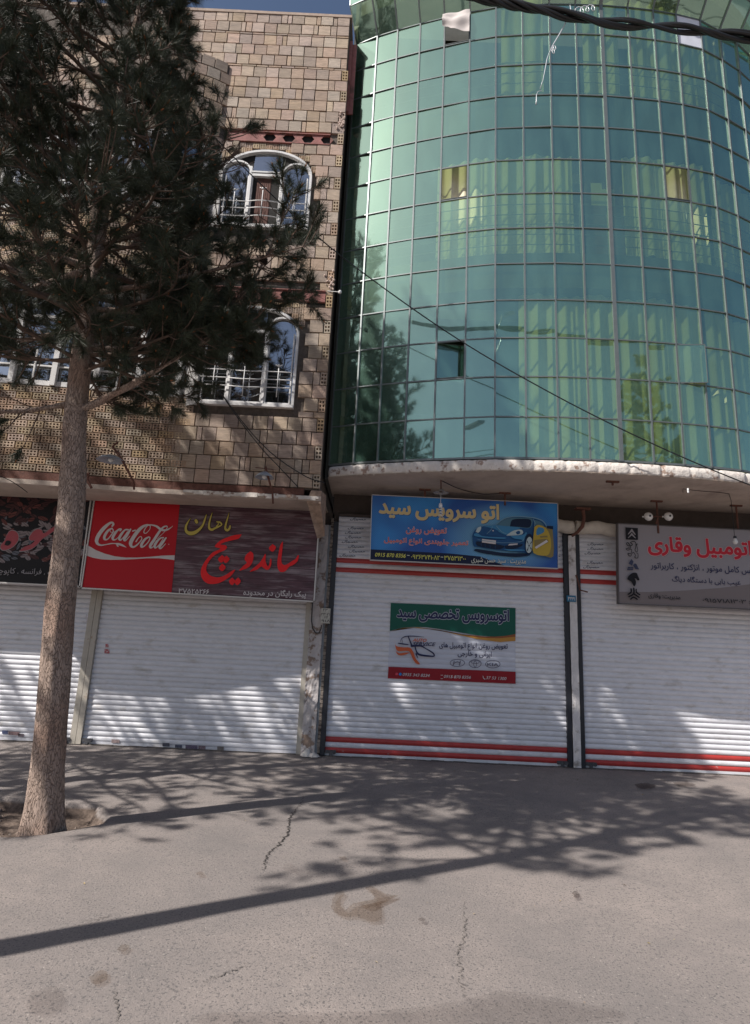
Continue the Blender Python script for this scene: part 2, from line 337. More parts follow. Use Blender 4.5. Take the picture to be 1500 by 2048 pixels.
stain([(1270, 1570), (1290, 1567), (1312, 1573), (1300, 1579), (1278, 1577)], STAIN2, 8)
stain([(1345, 1566), (1370, 1564), (1390, 1571), (1360, 1574)], STAIN2, 9)
stain([(560, 1740), (578, 1728), (600, 1742), (625, 1748), (600, 1753), (575, 1745)], STAIN3, 10)
stain([(1000, 1985), (1100, 2000), (1250, 2030), (1180, 2048), (1000, 2060), (700, 2058), (400, 2052), (440, 2030), (720, 2028), (900, 2010)], STAIN3, 11)
stain([(60, 1990), (110, 1978), (130, 2010), (95, 2035), (55, 2025)], STAIN3, 12)
lv = MB(); rl_ = random.Random(9)
for i in range(170):
    x, y = rl_.uniform(-3.5, 4.5), rl_.uniform(-5.9, -.15)
    if rl_.random() < .5: y = -.15 - abs(rl_.gauss(0, .25))
    a = rl_.uniform(0, 6.28); r = rl_.uniform(.004, .013); e = r * rl_.uniform(.3, .6); z = ground_z(x, y) + .004; ca, sa = math.cos(a), math.sin(a)
    lv.add([(x - r * ca, y - r * sa, z), (x + e * sa, y - e * ca, z + e), (x + r * ca, y + r * sa, z + .002), (x - e * sa, y + e * ca, z + e * 1.3)], [(0, 1, 2, 3)])
lv.build('litter', mat('dry_leaf', (.34, .26, .15), .9, .3, 50, piece=1.0), kind='stuff', label='scattered crumbs, dry leaves and grit on the paving', cat='litter')
# ================================================================= BRICK BUILDING (left)
BB = thing('brick_building', 'unplastered tan brick building with a rounded bay, left of the green glass front', 'building', (-3, -1.0, 0))
YB = -1.2; XR = -0.77; ZT = 11.72
core = MB(); core.box(-9, YB + .035, 3.60, XR - .02, 3.5, ZT - .02)
core.build('wall_core', MORTAR, BB)
# window openings in the flat wall: (x0, x1, sill z, spring z, top z)
WX0, WX1 = -2.62, -1.235
WINS = [(4.76, 5.98, 6.32), (7.63, 8.62, 9.02)]
def in_win(x, z, m=0.0):
    for z0, zs, zt in WINS:
        if WX0 - m < x < WX1 + m and z0 - .06 - m < z < zt + m:
            if z < zs: return True
            cx = (WX0 + WX1) / 2; rx = (WX1 - WX0) / 2 + m; t = 1 - ((x - cx) / rx) ** 2
            if t > 0 and z < zs + (zt - zs + m) * math.sqrt(t): return True
    return False
def brick_mesh(wd, ht, dp, name, b=.004):
    m = MB(); x, z = wd / 2, ht / 2
    o = [(-x, dp, -z), (x, dp, -z), (x, dp, z), (-x, dp, z)]
    i = [(-x, b, -z), (x, b, -z), (x, b, z), (-x, b, z)]
    f = [(-x + b, 0, -z + b), (x - b, 0, -z + b), (x - b, 0, z - b), (-x + b, 0, z - b)]
    m.add(o + i + f, [(8, 9, 10, 11)] + [(4 + k, 4 + (k + 1) % 4, 8 + (k + 1) % 4, 8 + k) for k in range(4)] + [(k, (k + 1) % 4, 4 + (k + 1) % 4, 4 + k) for k in range(4)])
    return m
def hole_brick(wd, ht, dp, cols, rows, web=.18):
    """hollow clay block seen on its end: grid of square recesses"""
    m = MB(); cw, ch = wd / cols, ht / rows; wx = cw * web; wz = ch * web; dd = .035
    ex, ez = wd * .05, ht * .05
    gx = [-wd / 2]; 
    for c in range(cols): gx += [-wd / 2 + ex + (wd - 2 * ex) / cols * c + wx, -wd / 2 + ex + (wd - 2 * ex) / cols * (c + 1) - wx]
    gx.append(wd / 2)
    gz = [-ht / 2]
    for r in range(rows): gz += [-ht / 2 + ez + (ht - 2 * ez) / rows * r + wz, -ht / 2 + ez + (ht - 2 * ez) / rows * (r + 1) - wz]
    gz.append(ht / 2)
    nx_ = len(gx); vs = [(x, 0, z) for z in gz for x in gx]; fs = []; holes = []
    for j in range(len(gz) - 1):
        for i in range(nx_ - 1):
            q = (j * nx_ + i, j * nx_ + i + 1, (j + 1) * nx_ + i + 1, (j + 1) * nx_ + i)
            if i % 2 == 1 and j % 2 == 1: holes.append(q)
            else: fs.append(q)
    m.add(vs, fs)
    for q in holes:
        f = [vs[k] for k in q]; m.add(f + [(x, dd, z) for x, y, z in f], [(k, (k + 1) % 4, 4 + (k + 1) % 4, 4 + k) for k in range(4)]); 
        m.add([(x, dd, z) for x, y, z in f], [(0, 1, 2, 3)], 1)  # hole bottoms near-black: their shade is put into the colour
    x, z = wd / 2, ht / 2
    m.add([(-x, 0, -z), (x, 0, -z), (x, 0, z), (-x, 0, z), (-x, dp, -z), (x, dp, -z), (x, dp, z), (-x, dp, z)], [(k, 4 + k, 4 + (k + 1) % 4, (k + 1) % 4) for k in range(4)])
    return m
BM = {}
def brick_obj(wd, ht, holes=False):
    key = (round(wd, 2), round(ht, 2), holes)
    if key not in BM:
        BM[key] = hole_brick(key[0] - .008, key[1] - .008, .09, 2, 3) if holes == 1 else hole_brick(key[0] - .010, key[1] - .012, .09, 4, 2) if holes == 2 else brick_mesh(key[0] - .008, key[1] - .01, .09, 'b')
    return key
BMESH = {}
placed = []      # (px, key, x, y, z, rotz, kind)
# ---- flat wall rows
rows = []; z = 3.615; RH = 0.2035
while z < ZT - .15:
    rows.append((z, RH)); z += RH
    if abs(z - 4.63) < .1: rows.append((z, .09)); z += .09        # thin course under the lower window
    if abs(z - 10.62) < .1: rows.append((z, .035)); z += .04
    if abs(z - 11.30) < .1: rows.append((z, .035)); z += .04
for ri, (z0, h) in enumerate(rows):
    zc = z0 + h / 2
    upper = z0 > 10.6
    x = XR if not upper else XR - .03; first = True
    while x > (-3.9 if z0 > 10.0 else -2.9):
        r = random.random()
        hol = 0
        if first and not upper and ri % 2 == 0 and h > .15: wd = .10; hol = 1
        elif first and ri % 2: wd = random.choice([.2, .2, .16])
        elif h < .1: wd = random.choice([.21, .19, .23])
        else: wd = .20 if r < .80 else (.10 if r < .92 else .07)
        xc = x - wd / 2
        if 6.40 < zc < 6.66 and xc < XR - .11: x -= wd; first = False; continue       # steel lintels
        if 9.14 < zc < 9.42 and xc < XR - .11: x -= wd; first = False; continue
        bad = any(in_win(xc + a, zc + b, .012) for a in (-wd / 2, 0, wd / 2) for b in (-h / 2, 0, h / 2))
        if not bad:
            placed.append((brick_obj(wd, h if h < .15 else .2, hol), xc, YB + random.uniform(-.005, .005), zc + random.uniform(-.003, .003), random.uniform(-.012, .012), 'hollow_brick' if hol else 'brick', random.uniform(-.012, .012)))
        x -= wd + random.uniform(0, .006); first = False
# ---- the rounded bay: plan polyline
BAYU = [tuple(q) for q in catmull([(-2.615, -1.18), (-2.9, -1.32), (-3.25, -1.43), (-3.7, -1.55), (-4.2, -1.61), (-4.75, -1.58), (-5.4, -1.44), (-6.0, -1.18)], 12)]   # upper storeys
BAY = catmull([(-2.615, -1.20), (-2.9, -1.215), (-3.4, -1.25), (-3.8, -1.30), (-4.3, -1.36), (-4.9, -1.41), (-5.6, -1.43), (-6.3, -1.40)], 12)                          # lowest balcony
BAY = [tuple(p) for p in BAY]
def along(P):
    s = [0]
    for a, b in zip(P, P[1:]): s.append(s[-1] + math.hypot(b[0] - a[0], b[1] - a[1]))
    def at(t):
        for i in range(len(P) - 1):
            if s[i + 1] >= t or i == len(P) - 2:
                k = (t - s[i]) / (s[i + 1] - s[i]); x = lerp(P[i][0], P[i + 1][0], k); y = lerp(P[i][1], P[i + 1][1], k)
                return x, y, math.atan2(P[i + 1][1] - P[i][1], P[i + 1][0] - P[i][0])
    return at, s[-1]
bay_at, bay_len = along(BAY); bayu_at, bayu_len = along(BAYU)
def curved_box(m, P, z0, z1, off0, off1, mi=0):
    """band following a plan polyline, from off0 (outer, towards the street) to off1 (inner)"""
    n_ = len(P); vs = []
    for i, p in enumerate(P):
        a = P[max(i - 1, 0)]; b = P[min(i + 1, n_ - 1)]; t = Vector((b[0] - a[0], b[1] - a[1], 0)).normalized(); nn = Vector((t.y, -t.x, 0))
        if nn.y > 0: nn = -nn
        for o_, z_ in ((off0, z0), (off0, z1), (off1, z1), (off1, z0)):
            vs.append((p[0] + nn.x * o_, p[1] + nn.y * o_, z_))
    fs = [(i * 4 + k, i * 4 + (k + 1) % 4, (i + 1) * 4 + (k + 1) % 4, (i + 1) * 4 + k) for i in range(n_ - 1) for k in range(4)] + [(0, 1, 2, 3), tuple((n_ - 1) * 4 + k for k in (3, 2, 1, 0))]
    m.add(vs, fs, mi)
bcore = MB()
curved_box(bcore, BAY, 3.61, 4.83, -.03, -.2); curved_box(bcore, BAYU, 6.40, 7.68, -.03, -.6); curved_box(bcore, BAYU, 9.0, 10.62, -.03, -.3)
bcore.build('bay_core', MORTAR, BB)
def bay_rows(z0, z1, h, wd, kind, bay_at=None, bay_len=0):
    k = 0; z = z0
    while z + h <= z1 + .01:
        t = random.uniform(.0, .02) + (wd / 2 if k % 2 else 0)
        if k % 2 and kind != 'hollow_brick': pass
        while t + wd < bay_len - .05:
            x, y, a = bay_at(t + wd / 2)
            rz = a + math.pi
            hol = 2 if kind == 'hollow_brick' else 0
            if x > -5.1 or kind != 'x':
                placed.append((brick_obj(wd, h, hol), x, y, z + h / 2, rz + random.uniform(-.02, .02), kind, random.uniform(-.01, .01)))
            t += wd + random.uniform(.002, .01)
        z += h; k += 1
bay_rows(3.62, 4.84, .1015, .21, 'hollow_brick', bay_at, bay_len)
bay_rows(6.42, 7.68, .1015, .21, 'hollow_brick', bayu_at, bayu_len)
bay_rows(9.0, 10.63, .2035, .2, 'brick', bayu_at, bayu_len)
# hollow blocks standing on end above the window arches
for z0, zs, zt in WINS:
    top = 6.44 if z0 < 6 else 9.17
    x = WX0 + .02
    while x < WX1 + .02:
        cx = (WX0 + WX1) / 2; rx = (WX1 - WX0) / 2 + .02; t_ = max(0, 1 - ((x + .05 - cx) / rx) ** 2)
        zz = zs + (zt - zs) * math.sqrt(t_) + .01; z = top - .05
        while z - .05 > zz - .035:
            placed.append((brick_obj(.1, .1, 1), x + .05, YB + .006 + random.uniform(0, .012), z, random.uniform(-.03, .03), 'hollow_brick', random.uniform(-.04, .04))); z -= .1
        x += .104
# which bricks show largest: nearest to the lens, inside the frame
def seen(p):
    q = Vector((p[1], p[2], p[3])) - CAM; zc = q.y * math.cos(PITCH) + q.z * math.sin(PITCH); ww = -q.y * math.sin(PITCH) + q.z * math.cos(PITCH)
    px = 750 + F * q.x / zc; py = 1024 - F * ww / zc
    inside = -40 < px < 1540 and -40 < py < 2080
    return (0 if inside else 100) + zc + (2.0 if (px < 330 and py < 760) else 0)
singles = []; rest = []
for kind in ('brick', 'hollow_brick'):
    L = sorted([p for p in placed if p[5] == kind], key=seen); singles += L[:298]; rest += L[298:]
for key, x, y, z, rz, kind, rx in singles:
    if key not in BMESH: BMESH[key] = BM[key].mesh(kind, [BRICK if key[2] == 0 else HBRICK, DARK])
    link(BMESH[key], kind, BB, loc=(x, y, z), rot=(0, rx, rz))
for kind in ('brick', 'hollow_brick'):
    m = MB()
    for key, x, y, z, rz, kd, rx in rest:
        if kd != kind: continue
        M = Matrix.Translation((x, y, z)) @ Matrix.Rotation(rz, 4, 'Z') @ Matrix.Rotation(rx, 4, 'Y')
        s_ = BM[key]
        o_ = len(m.v); m.v += [tuple(M @ Vector(v)) for v in s_.v]; m.f += [tuple(i + o_ for i in f) for f in s_.f]; m.mi += s_.mi
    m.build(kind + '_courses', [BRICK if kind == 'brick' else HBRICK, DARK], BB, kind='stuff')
# ragged mortar droppings at the right-hand corner
mt = MB()
for i in range(70):
    zc = random.choice([9.55, 9.62, 6.78]) + random.gauss(0, .08); xc = XR - abs(random.gauss(.03, .06)); r = random.uniform(.008, .024)
    mt.lathe([(0, -r * .6), (r * .7, -r * .4), (r, 0), (r * .6, r * .4), (0, r * .5)], (xc, YB - .01, zc), 'Y', 6)
mt.build('mortar_lumps', mat('pale_mortar', (0.52, 0.40, 0.34), 0.95, 0.3, 40, 0.6), BB, kind='stuff')
# castellated steel lintels
def lintel(z0, z1, x0, x1, hex_from, hex_to):
    rec = MB(); rec.box(x0, YB + .03, z0 - .03, x1, YB + .034, z1 + .07); rec.build('lintel_shade_sheet', DARK, BB)  # thin near-black sheet, painted shade behind the beam's holes
    b = MB(); hgt = z1 - z0
    b.box(x0, YB - .009, z0, x1, YB + .03, z0 + hgt * .07); b.box(x0, YB - .022, z1 - hgt * .07, x1, YB + .03, z1)
    za, zb = z0 + hgt * .07, z1 - hgt * .07; zm = (za + zb) / 2; P = .30; x = hex_from
    prev = x0
    def web(pts): 
        n_ = len(pts); b.add([(p[0], YB - .004, p[1]) for p in pts] + [(p[0], YB + .006, p[1]) for p in pts], [tuple(range(n_)), tuple(range(2 * n_ - 1, n_ - 1, -1))] + [(k, n_ + k, n_ + (k + 1) % n_, (k + 1) % n_) for k in range(n_)])
    hexes = []
    while x < hex_to: hexes.append(x); x += P
    w1, w2 = .045, .10
    for i, hx in enumerate(hexes):
        if i == 0: web([(x0, za), (hx - w1, za), (hx - w2, zm), (x0, zm)]); web([(x0, zm), (hx - w2, zm), (hx - w1, zb), (x0, zb)])
        nx2 = hexes[i + 1] if i + 1 < len(hexes) else None
        if nx2: web([(hx + w1, za), (nx2 - w1, za), (nx2 - w2, zm), (hx + w2, zm)]); web([(hx + w2, zm), (nx2 - w2, zm), (nx2 - w1, zb), (hx + w1, zb)])
        else: web([(hx + w1, za), (x1, za), (x1, zm), (hx + w2, zm)]); web([(hx + w2, zm), (x1, zm), (x1, zb), (hx + w1, zb)])
    b.build('steel_lintel', REDSTEEL, BB)
lintel(9.18, 9.36, -2.6, -.98, -1.93, -1.0); lintel(6.44, 6.62, -2.6, -.88, -2.35, -1.2)
col = MB(); col.box(XR - .02, -1.1, 9.95, XR + .03, -1.02, 11.35); col.box(XR + .03, -1.04, 9.95, XR + .10, -1.02, 11.35); col.build('steel_column', REDSTEEL, BB)
# base beam and slab edge
bb = MB(); bb.box(-2.62, YB - .02, 3.505, -.98, YB + .1, 3.60); curved_box(bb, BAY, 3.505, 3.612, .0, -.2); bb.build('base_beam', RUST, BB)
sl = MB(); sl.box(-2.62, YB - .03, 3.435, XR + .03, -.58, 3.50); sl.box(-9, -1.15, 3.435, -5.9, -.58, 3.5); sl.box(-9, -.60, 3.56, XR + .02, .3, 3.60); sl.box(-9, -.60, 3.44, XR + .02, -.585, 3.6)
n_ = len(BAY); sl.add([(p[0], p[1] - .02, 3.435) for p in BAY] + [(p[0], -.58, 3.435) for p in BAY] + [(p[0], p[1] - .02, 3.5) for p in BAY] + [(p[0], -.58, 3.5) for p in BAY],
    [(i, i + 1, n_ + i + 1, n_ + i) for i in range(n_ - 1)] + [(i, 2 * n_ + i, 2 * n_ + i + 1, i + 1) for i in range(n_ - 1)] + [(2 * n_ + i, 3 * n_ + i, 3 * n_ + i + 1, 2 * n_ + i + 1) for i in range(n_ - 1)])
sl.build('floor_slab', PLASTER, BB)
se = MB(); x = -2.6
while x < XR:                                                        # broken whitewashed lip along the slab
    w_ = random.uniform(.05, .16); se.box(x, YB - .045 - random.uniform(0, .012), 3.455 + random.uniform(-.02, .01), min(x + w_, XR), YB - .029, 3.50 + random.uniform(-.008, .004)); x += w_
se.build('slab_lip', WHITEWASH, BB, kind='stuff')
cb = MB()                                                            # broken bracket of concrete under the corner
cb.add([(-.93, -1.225, 3.43), (-.74, -1.225, 3.40), (-.74, -1.225, 3.58), (-.88, -1.225, 3.58), (-.80, -.75, 3.0), (-.70, -.7, 3.05), (-.70, -.9, 3.6), (-.93, -.9, 3.43)],
       [(0, 1, 2, 3), (0, 4, 5, 1), (1, 5, 6, 2), (0, 7, 4), (3, 2, 6), (7, 6, 5, 4)]); cb.build('broken_corner', mat('broken_concrete', (0.36, 0.26, 0.20), 0.95, 0.35, 14, 0.9, 18), BB)
cp = MB(); cp.box(-9, YB - .01, ZT - .02, XR, 3.5, ZT + .03); cp.build('parapet_coping', mat('coping', (0.40, 0.31, 0.25), 0.9, 0.2, 9), BB)

# ---- windows ---------------------------------------------------------
def bar(m, a, b, r=.011, seg=6): m.tube([a, b], r, seg)
def arch_pts(x0, x1, zs, zt, n=14):
    cx, rx = (x0 + x1) / 2, (x1 - x0) / 2
    return [(cx - rx * math.cos(math.pi * k / n), zs + (zt - zs) * math.sin(math.pi * k / n)) for k in range(n + 1)]
def sweep(m, P, wd, y0, y1):
    """flat moulding of width wd along a polyline in the wall plane"""
    P = [Vector((p[0], 0, p[1])) for p in P]; vs = []; n_ = len(P)
    for i, p in enumerate(P):
        t = (P[min(i + 1, n_ - 1)] - P[max(i - 1, 0)]).normalized(); nn = Vector((-t.z, 0, t.x)) * wd / 2
        for s_, y_ in ((1, y0), (-1, y0), (-1, y1), (1, y1)): vs.append((p.x + nn.x * s_, y_, p.z + nn.z * s_))
    m.add(vs, [(i * 4 + k, i * 4 + (k + 1) % 4, (i + 1) * 4 + (k + 1) % 4, (i + 1) * 4 + k) for i in range(n_ - 1) for k in range(4)] + [(3, 2, 1, 0), tuple((n_ - 1) * 4 + k for k in range(4))])
def arched_window(z0, zs, zt, label):
    # parts hang under an unlabelled frame mesh: window > frame, pane, grille
    wf = MB(); yw = YB - .005
    xs3 = [WX0 + .05, -2.165, -1.665, WX1 - .02]
    out = [(WX0 + .02, z0), (WX0 + .02, zs - .05)] + arch_pts(WX0 + .02, WX1, zs - .05, zt - .02, 20)[1:] + [(WX1, z0)]
    sweep(wf, out, .036, yw - .02, yw + .06)
    sweep(wf, [(WX0, z0 + .02), (WX1 + .01, z0 + .02)], .042, yw - .03, yw + .06)
    for xm in xs3[1:3]: sweep(wf, [(xm, z0), (xm, zs + .09)], .038, yw - .015, yw + .05)
    sweep(wf, arch_pts(xs3[0] - .02, xs3[1], zs - .02, zs + .18, 12), .028, yw - .013, yw + .05)
    sweep(wf, arch_pts(xs3[2], xs3[3], zs - .02, zs + .17, 12), .028, yw - .013, yw + .05)
    sweep(wf, [(xs3[1], zs - .06), (xs3[2], zs - .06)], .04, yw - .012, yw + .05)
    sweep(wf, [(xs3[1], zs - .01), (xs3[2], zs - .01)], .025, yw - .02, yw + .05)
    for i in range(3):                                              # inner sashes
        a, b = xs3[i] + .03, xs3[i + 1] - .03
        sweep(wf, [(a, z0 + .06), (b, z0 + .06)], .024, yw - .005, yw + .04)
        for q in (a, b): sweep(wf, [(q, z0 + .05), (q, zs - .08)], .017, yw - .004, yw + .04)
    W = wf.build('window', WHITE, BB, label=label)
    jm = MB(); jm.add([(WX0 - .10, YB - .04, z0 - .05), (WX0 + .03, YB - .04, z0 - .02), (WX0 + .03, YB - .04, zs), (WX0 - .03, YB - .04, zs), (WX0 - .10, YB + .05, z0 - .05), (WX0 + .03, YB + .05, z0 - .02), (WX0 + .03, YB + .05, zs), (WX0 - .03, YB + .05, zs)],
        [(0, 1, 2, 3), (1, 5, 6, 2), (0, 3, 7, 4)]); jm.build('jamb', mat('white_plaster', (0.62, 0.60, 0.58), 0.9, 0.12, 12, 0.6, 30), W)
    full = arch_pts(WX0 + .03, WX1 - .01, zs - .05, zt - .03, 20)
    upper_open = z0 > 7
    def pane(pts, y, tilt=0): 
        p = MB(); p.add([(a, y + tilt * (a - pts[0][0]), b) for a, b in pts], [tuple(range(len(pts)))]); p.build('pane', WIN_GLASS, W)
    yg = yw + .03
    pane([(xs3[0], z0 + .05), (xs3[1] - .02, z0 + .05)] + arch_pts(xs3[0], xs3[1] - .02, zs - .02, zs + .15, 10)[::-1], yg)
    pane([(xs3[2] + .02, z0 + .05), (xs3[3], z0 + .05)] + arch_pts(xs3[2] + .02, xs3[3], zs - .02, zs + .14, 10)[::-1], yg, .01)
    cx = [p for p in full if xs3[1] - .03 <= p[0] <= xs3[2] + .03]
    pane([(xs3[1] + .02, zs), (xs3[2] - .02, zs)] + cx[::-1], yg)
    if not upper_open: pane([(xs3[1] + .02, z0 + .05), (xs3[2] - .02, z0 + .05), (xs3[2] - .02, zs - .07), (xs3[1] + .02, zs - .07)], yg)
    else: pane([(xs3[1] + .02, z0 + .05), (xs3[1] + .2, z0 + .05), (xs3[1] + .2, zs - .07), (xs3[1] + .02, zs - .07)], yg + .01, .9)
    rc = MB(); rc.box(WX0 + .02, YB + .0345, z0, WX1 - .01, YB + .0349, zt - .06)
    rc.build('room_shade_sheet', DARK, W)  # thin near-black sheet standing in for the unlit room
    cu = MB(); xa, xb = (xs3[1] + .1, xs3[2] - .18) if upper_open else (xs3[1] + .03, xs3[2] - .03)
    nn = 24; cv = []
    for j in range(2):
        for i in range(nn + 1): cv.append((lerp(xa, xb, i / nn), yg + .003 + .002 * math.sin(i * 1.9), z0 + .1 if j == 0 else zs - .08))
    cu.add(cv, [(i, i + 1, nn + 2 + i, nn + 1 + i) for i in range(nn)]); cu.build('curtain', mat('rust_curtain', (0.10, 0.045, 0.035), 0.9, 0.3, 20), W)
    gr = MB(); yg2 = YB - .05                                        # grille of round bars, bellied in the middle light
    for i in range(3):
        a, b = xs3[i] + .01, xs3[i + 1] - .01; belly = .10 if i == 1 else 0
        for kz in (0.28, 0.40, 0.52) if z0 < 6 else (.16, .30, .42):
            zz = z0 + kz; n3 = 10
            gr.tube([(lerp(a, b, k / n3), yg2 - belly * math.sin(math.pi * k / n3), zz - belly * .55 * math.sin(math.pi * k / n3)) for k in range(n3 + 1)], .0075, 6)
        xm = (a + b) / 2; gr.tube([(xm, yg2 - belly, z0 + .14 - belly * .5), (xm, yg2 - belly, z0 + .58 - belly * .4)], .007, 6)
        gr.lathe([(0, -.022), (.02, 0), (0, .022)], (xm, yg2 - belly, z0 + .62 - belly * .4), 'Z', 8)
        for s_ in (-1, 1): gr.tube([(xm, yg2 - belly, z0 + .60 - belly * .4), (xm + s_ * .05, yg2 - belly, z0 + .63 - belly * .4)], .007, 5)
    gr.build('grille', WHITE, W, smooth=True)
    return W
arched_window(*WINS[0], 'lower arched white window behind the pine branches')
arched_window(*WINS[1], 'upper arched white window with its middle sash open')
# bay windows: white frames and panes round the curve on two floors
def bay_window(z0, z1, t0, t1, nl, bay_at):
    fr = MB(); P = [bay_at(lerp(t0, t1, i / (nl * 4))) for i in range(nl * 4 + 1)]; PP = [(p[0], p[1]) for p in P]
    curved_box(fr, PP, z0, z0 + .07, .0, -.06); curved_box(fr, PP, z1 - .06, z1, .0, -.06); curved_box(fr, PP, z0 + (z1 - z0) * .66, z0 + (z1 - z0) * .66 + .04, .0, -.05)
    curved_box(fr, PP, z0 + .28, z0 + .30, .0, -.03)
    for i in range(nl + 1):
        x, y, a = bay_at(lerp(t0, t1, i / nl)); t = Vector((math.cos(a), math.sin(a), 0)) * .035; nn = Vector((-t.y, t.x, 0)).normalized() * .035
        fr.obox((x, y, (z0 + z1) / 2), t, nn, (0, 0, (z1 - z0) / 2))
        if i < nl:
            x, y, a = bay_at(lerp(t0, t1, (i + .5) / nl)); t = Vector((math.cos(a), math.sin(a), 0)) * .010
            fr.obox((x, y, z0 + .28), t, Vector((-t.y, t.x, 0)), (0, 0, .24))
    W = fr.build('window', WHITE, BB)
    for i in range(nl):
        a = bay_at(lerp(t0, t1, (i + .06) / nl)); b = bay_at(lerp(t0, t1, (i + .94) / nl))
        for za, zb in ((z0 + .07, z0 + (z1 - z0) * .66), (z0 + (z1 - z0) * .66 + .04, z1 - .06)):
            MB().add([(a[0], a[1] + .05, za), (b[0], b[1] + .05, za), (b[0], b[1] + .05, zb), (a[0], a[1] + .05, zb)], [(0, 1, 2, 3)]).build('pane', WIN_GLASS, W)
bay_window(4.85, 6.40, .25, bay_len - .1, 6, bay_at); bay_window(7.70, 8.99, .25, bayu_len - .1, 6, bayu_at)
inn = MB(); inn.box(-6, -1.10, 4.84, -2.7, -1.08, 6.42); inn.box(-6, -1.10, 7.68, -2.7, -1.08, 9.0)
inn.build('room_blind', mat('net_blind', (0.25, 0.27, 0.32), 0.9, 0.3, 3), BB)
we = MB()                                                            # white jamb where the bay meets the flat wall
for z0, z1 in ((4.83, 6.42), (7.68, 9.0)):
    we = MB(); f_at = bay_at if z0 < 6 else bayu_at; a, b = f_at(0), f_at(.26); we.add([(a[0], a[1], z0), (b[0], b[1], z0), (b[0], b[1], z1), (a[0], a[1], z1)], [(0, 1, 2, 3)])
    we.build('bay_jamb', mat('white_plaster', (0.62, 0.60, 0.58)), BB)

ZSO = 3.88
# ================================================================= SHUTTERS
def slat_mesh(wd, h, seed, name):
    m = MB(); prof = [(0.0, .000), (.004, -.004), (.012, -.011), (.032, -.015), (.052, -.012), (.064, -.005), (.068, .002), (.072, .002)]
    prof = [(z * h / .072, y) for z, y in prof]; xs_ = [0, wd * .33, wd * .66, wd]; n_ = len(prof)
    vs = [(x, y, z) for x in xs_ for z, y in prof]
    m.add(vs, [(i * n_ + k, (i + 1) * n_ + k, (i + 1) * n_ + k + 1, i * n_ + k + 1) for i in range(3) for k in range(n_ - 1)])
    return m
SH = .072
def shutter(parent, x0, x1, n, red, label, rails, slat_m=SLAT, reveal=0.0):
    wd = x1 - x0
    ml = MB(); 
    for r0, r1, mt_ in rails: pass
    base = MB(); base.box(x0, -.012, .0, x1, .012, .036); B = base.build('roller_shutter', slat_m, parent, label=label)
    me = slat_mesh(wd, SH, 0, 'slat').mesh('slat', slat_m, True); mr = slat_mesh(wd, SH, 0, 'slat').mesh('slat', REDSLAT, True)
    for k in range(n):
        o = link(mr if k in red else me, 'slat', B, loc=(x0, random.uniform(-.0015, .0015), .037 + SH * k))
        if k in red: o['label'] = 'red slat'
    bk = MB(); bk.box(x0, .02, 0, x1, .03, .037 + SH * n); bk.build('backing', DARK, B)
    for r0, r1, mt_ in rails:
        rl = MB(); rl.box(r0, -.055, .0, r1, .02, 3.4 if mt_ is BLACKPAINT else 3.3); rl.build('rail', mt_, B)
    return B
GB = thing('glass_building', 'round-fronted building clad in green glass panes above two white shutters', 'building', (2.5, -1, 0))
S0 = shutter(BB, -6.9, -4.192, 38, (), 'roller shutter behind the pine trunk', [(-4.19, -4.11, BEIGE)])
S1 = shutter(BB, -4.028, -.965, 38, (), 'roller shutter below the red drinks sign', [(-4.104, -4.03, BEIGE), (-.962, -.895, BEIGE)])
S2 = shutter(GB, -.553, 2.918, 48, (0, 2, 36, 38), 'red striped roller shutter below the blue sign', [(-.625, -.555, BLACKPAINT), (2.92, 2.99, BLACKPAINT)])
S3 = shutter(GB, 3.17, 6.8, 48, (0, 2, 36, 38), 'red striped roller shutter below the grey sign', [(3.102, 3.168, BLACKPAINT), (6.8, 6.87, BLACKPAINT)])
for sh_, xx in ((S0, -4.25), (S1, -3.95), (S2, 2.84), (S2, -.47), (S3, 3.25)):
    m = MB(); m.obox((xx, -.035, .055), (.075, 0, 0), (0, .012, 0), (0, 0, .022)); m.lathe([(.0, -.012), (.028, -.012), (.028, .012), (0, .012)], (xx + .05, -.055, .055), 'Y', 12)
    m.box(xx - .02, -.05, .0, xx + .02, -.02, .04); m.build('lock', mat('lock_steel', (0.10, 0.10, 0.11), 0.5, 0.3, 30, metal=.5), sh_)
# pillars
def rough_box(x0, x1, z0, z1, y0, y1, amp, nz_=60, nx_=6):
    m = MB(); vs = []
    for j in range(nz_ + 1):
        for i in range(nx_ + 1):
            x, z = lerp(x0, x1, i / nx_), lerp(z0, z1, j / nz_)
            e = amp * noise.noise(Vector((x * 14, z * 9, 2))) + amp * .6 * noise.noise(Vector((x * 40, z * 31, 7)))
            ex = amp * .7 * noise.noise(Vector((i * 3, z * 8, 9))) if i in (0, nx_) else 0
            vs.append((x + ex, y0 + e, z))
    w_ = nx_ + 1
    m.add(vs, [(j * w_ + i, j * w_ + i + 1, (j + 1) * w_ + i + 1, (j + 1) * w_ + i) for j in range(nz_) for i in range(nx_)])
    m.box(x0 + .01, y0 + amp * 1.5, z0, x1 - .01, y1, z1); return m
rough_box(-.895, -.70, 0, 3.34, -.06, .2, .016).build('pillar', PILLAR, BB)
rough_box(2.99, 3.10, 0, 3.35, -.07, .2, .006).build('pillar', mat('pillar_white', (0.70, 0.67, 0.66), 0.85, 0.12, 9, 0.5, 30, col2=(0.34, 0.30, 0.27), c2scale=6, c2lo=0.56, c2hi=0.66), GB)
m = MB(); z = .03
while z < 3.4:
    h = random.uniform(.05, .075); m.box(-.668 + random.uniform(-.004, .004), -.05 + random.uniform(-.008, .012), z, -.628, .1, z + h - .008); z += h
m.build('toothed_brick_edge', mat('dirty_brick', (0.30, 0.25, 0.21), 0.9, 0.4, 20, 0.6, 40, col2=(0.10, 0.08, 0.07), c2scale=12, c2lo=.5, c2hi=.6), BB, kind='stuff')
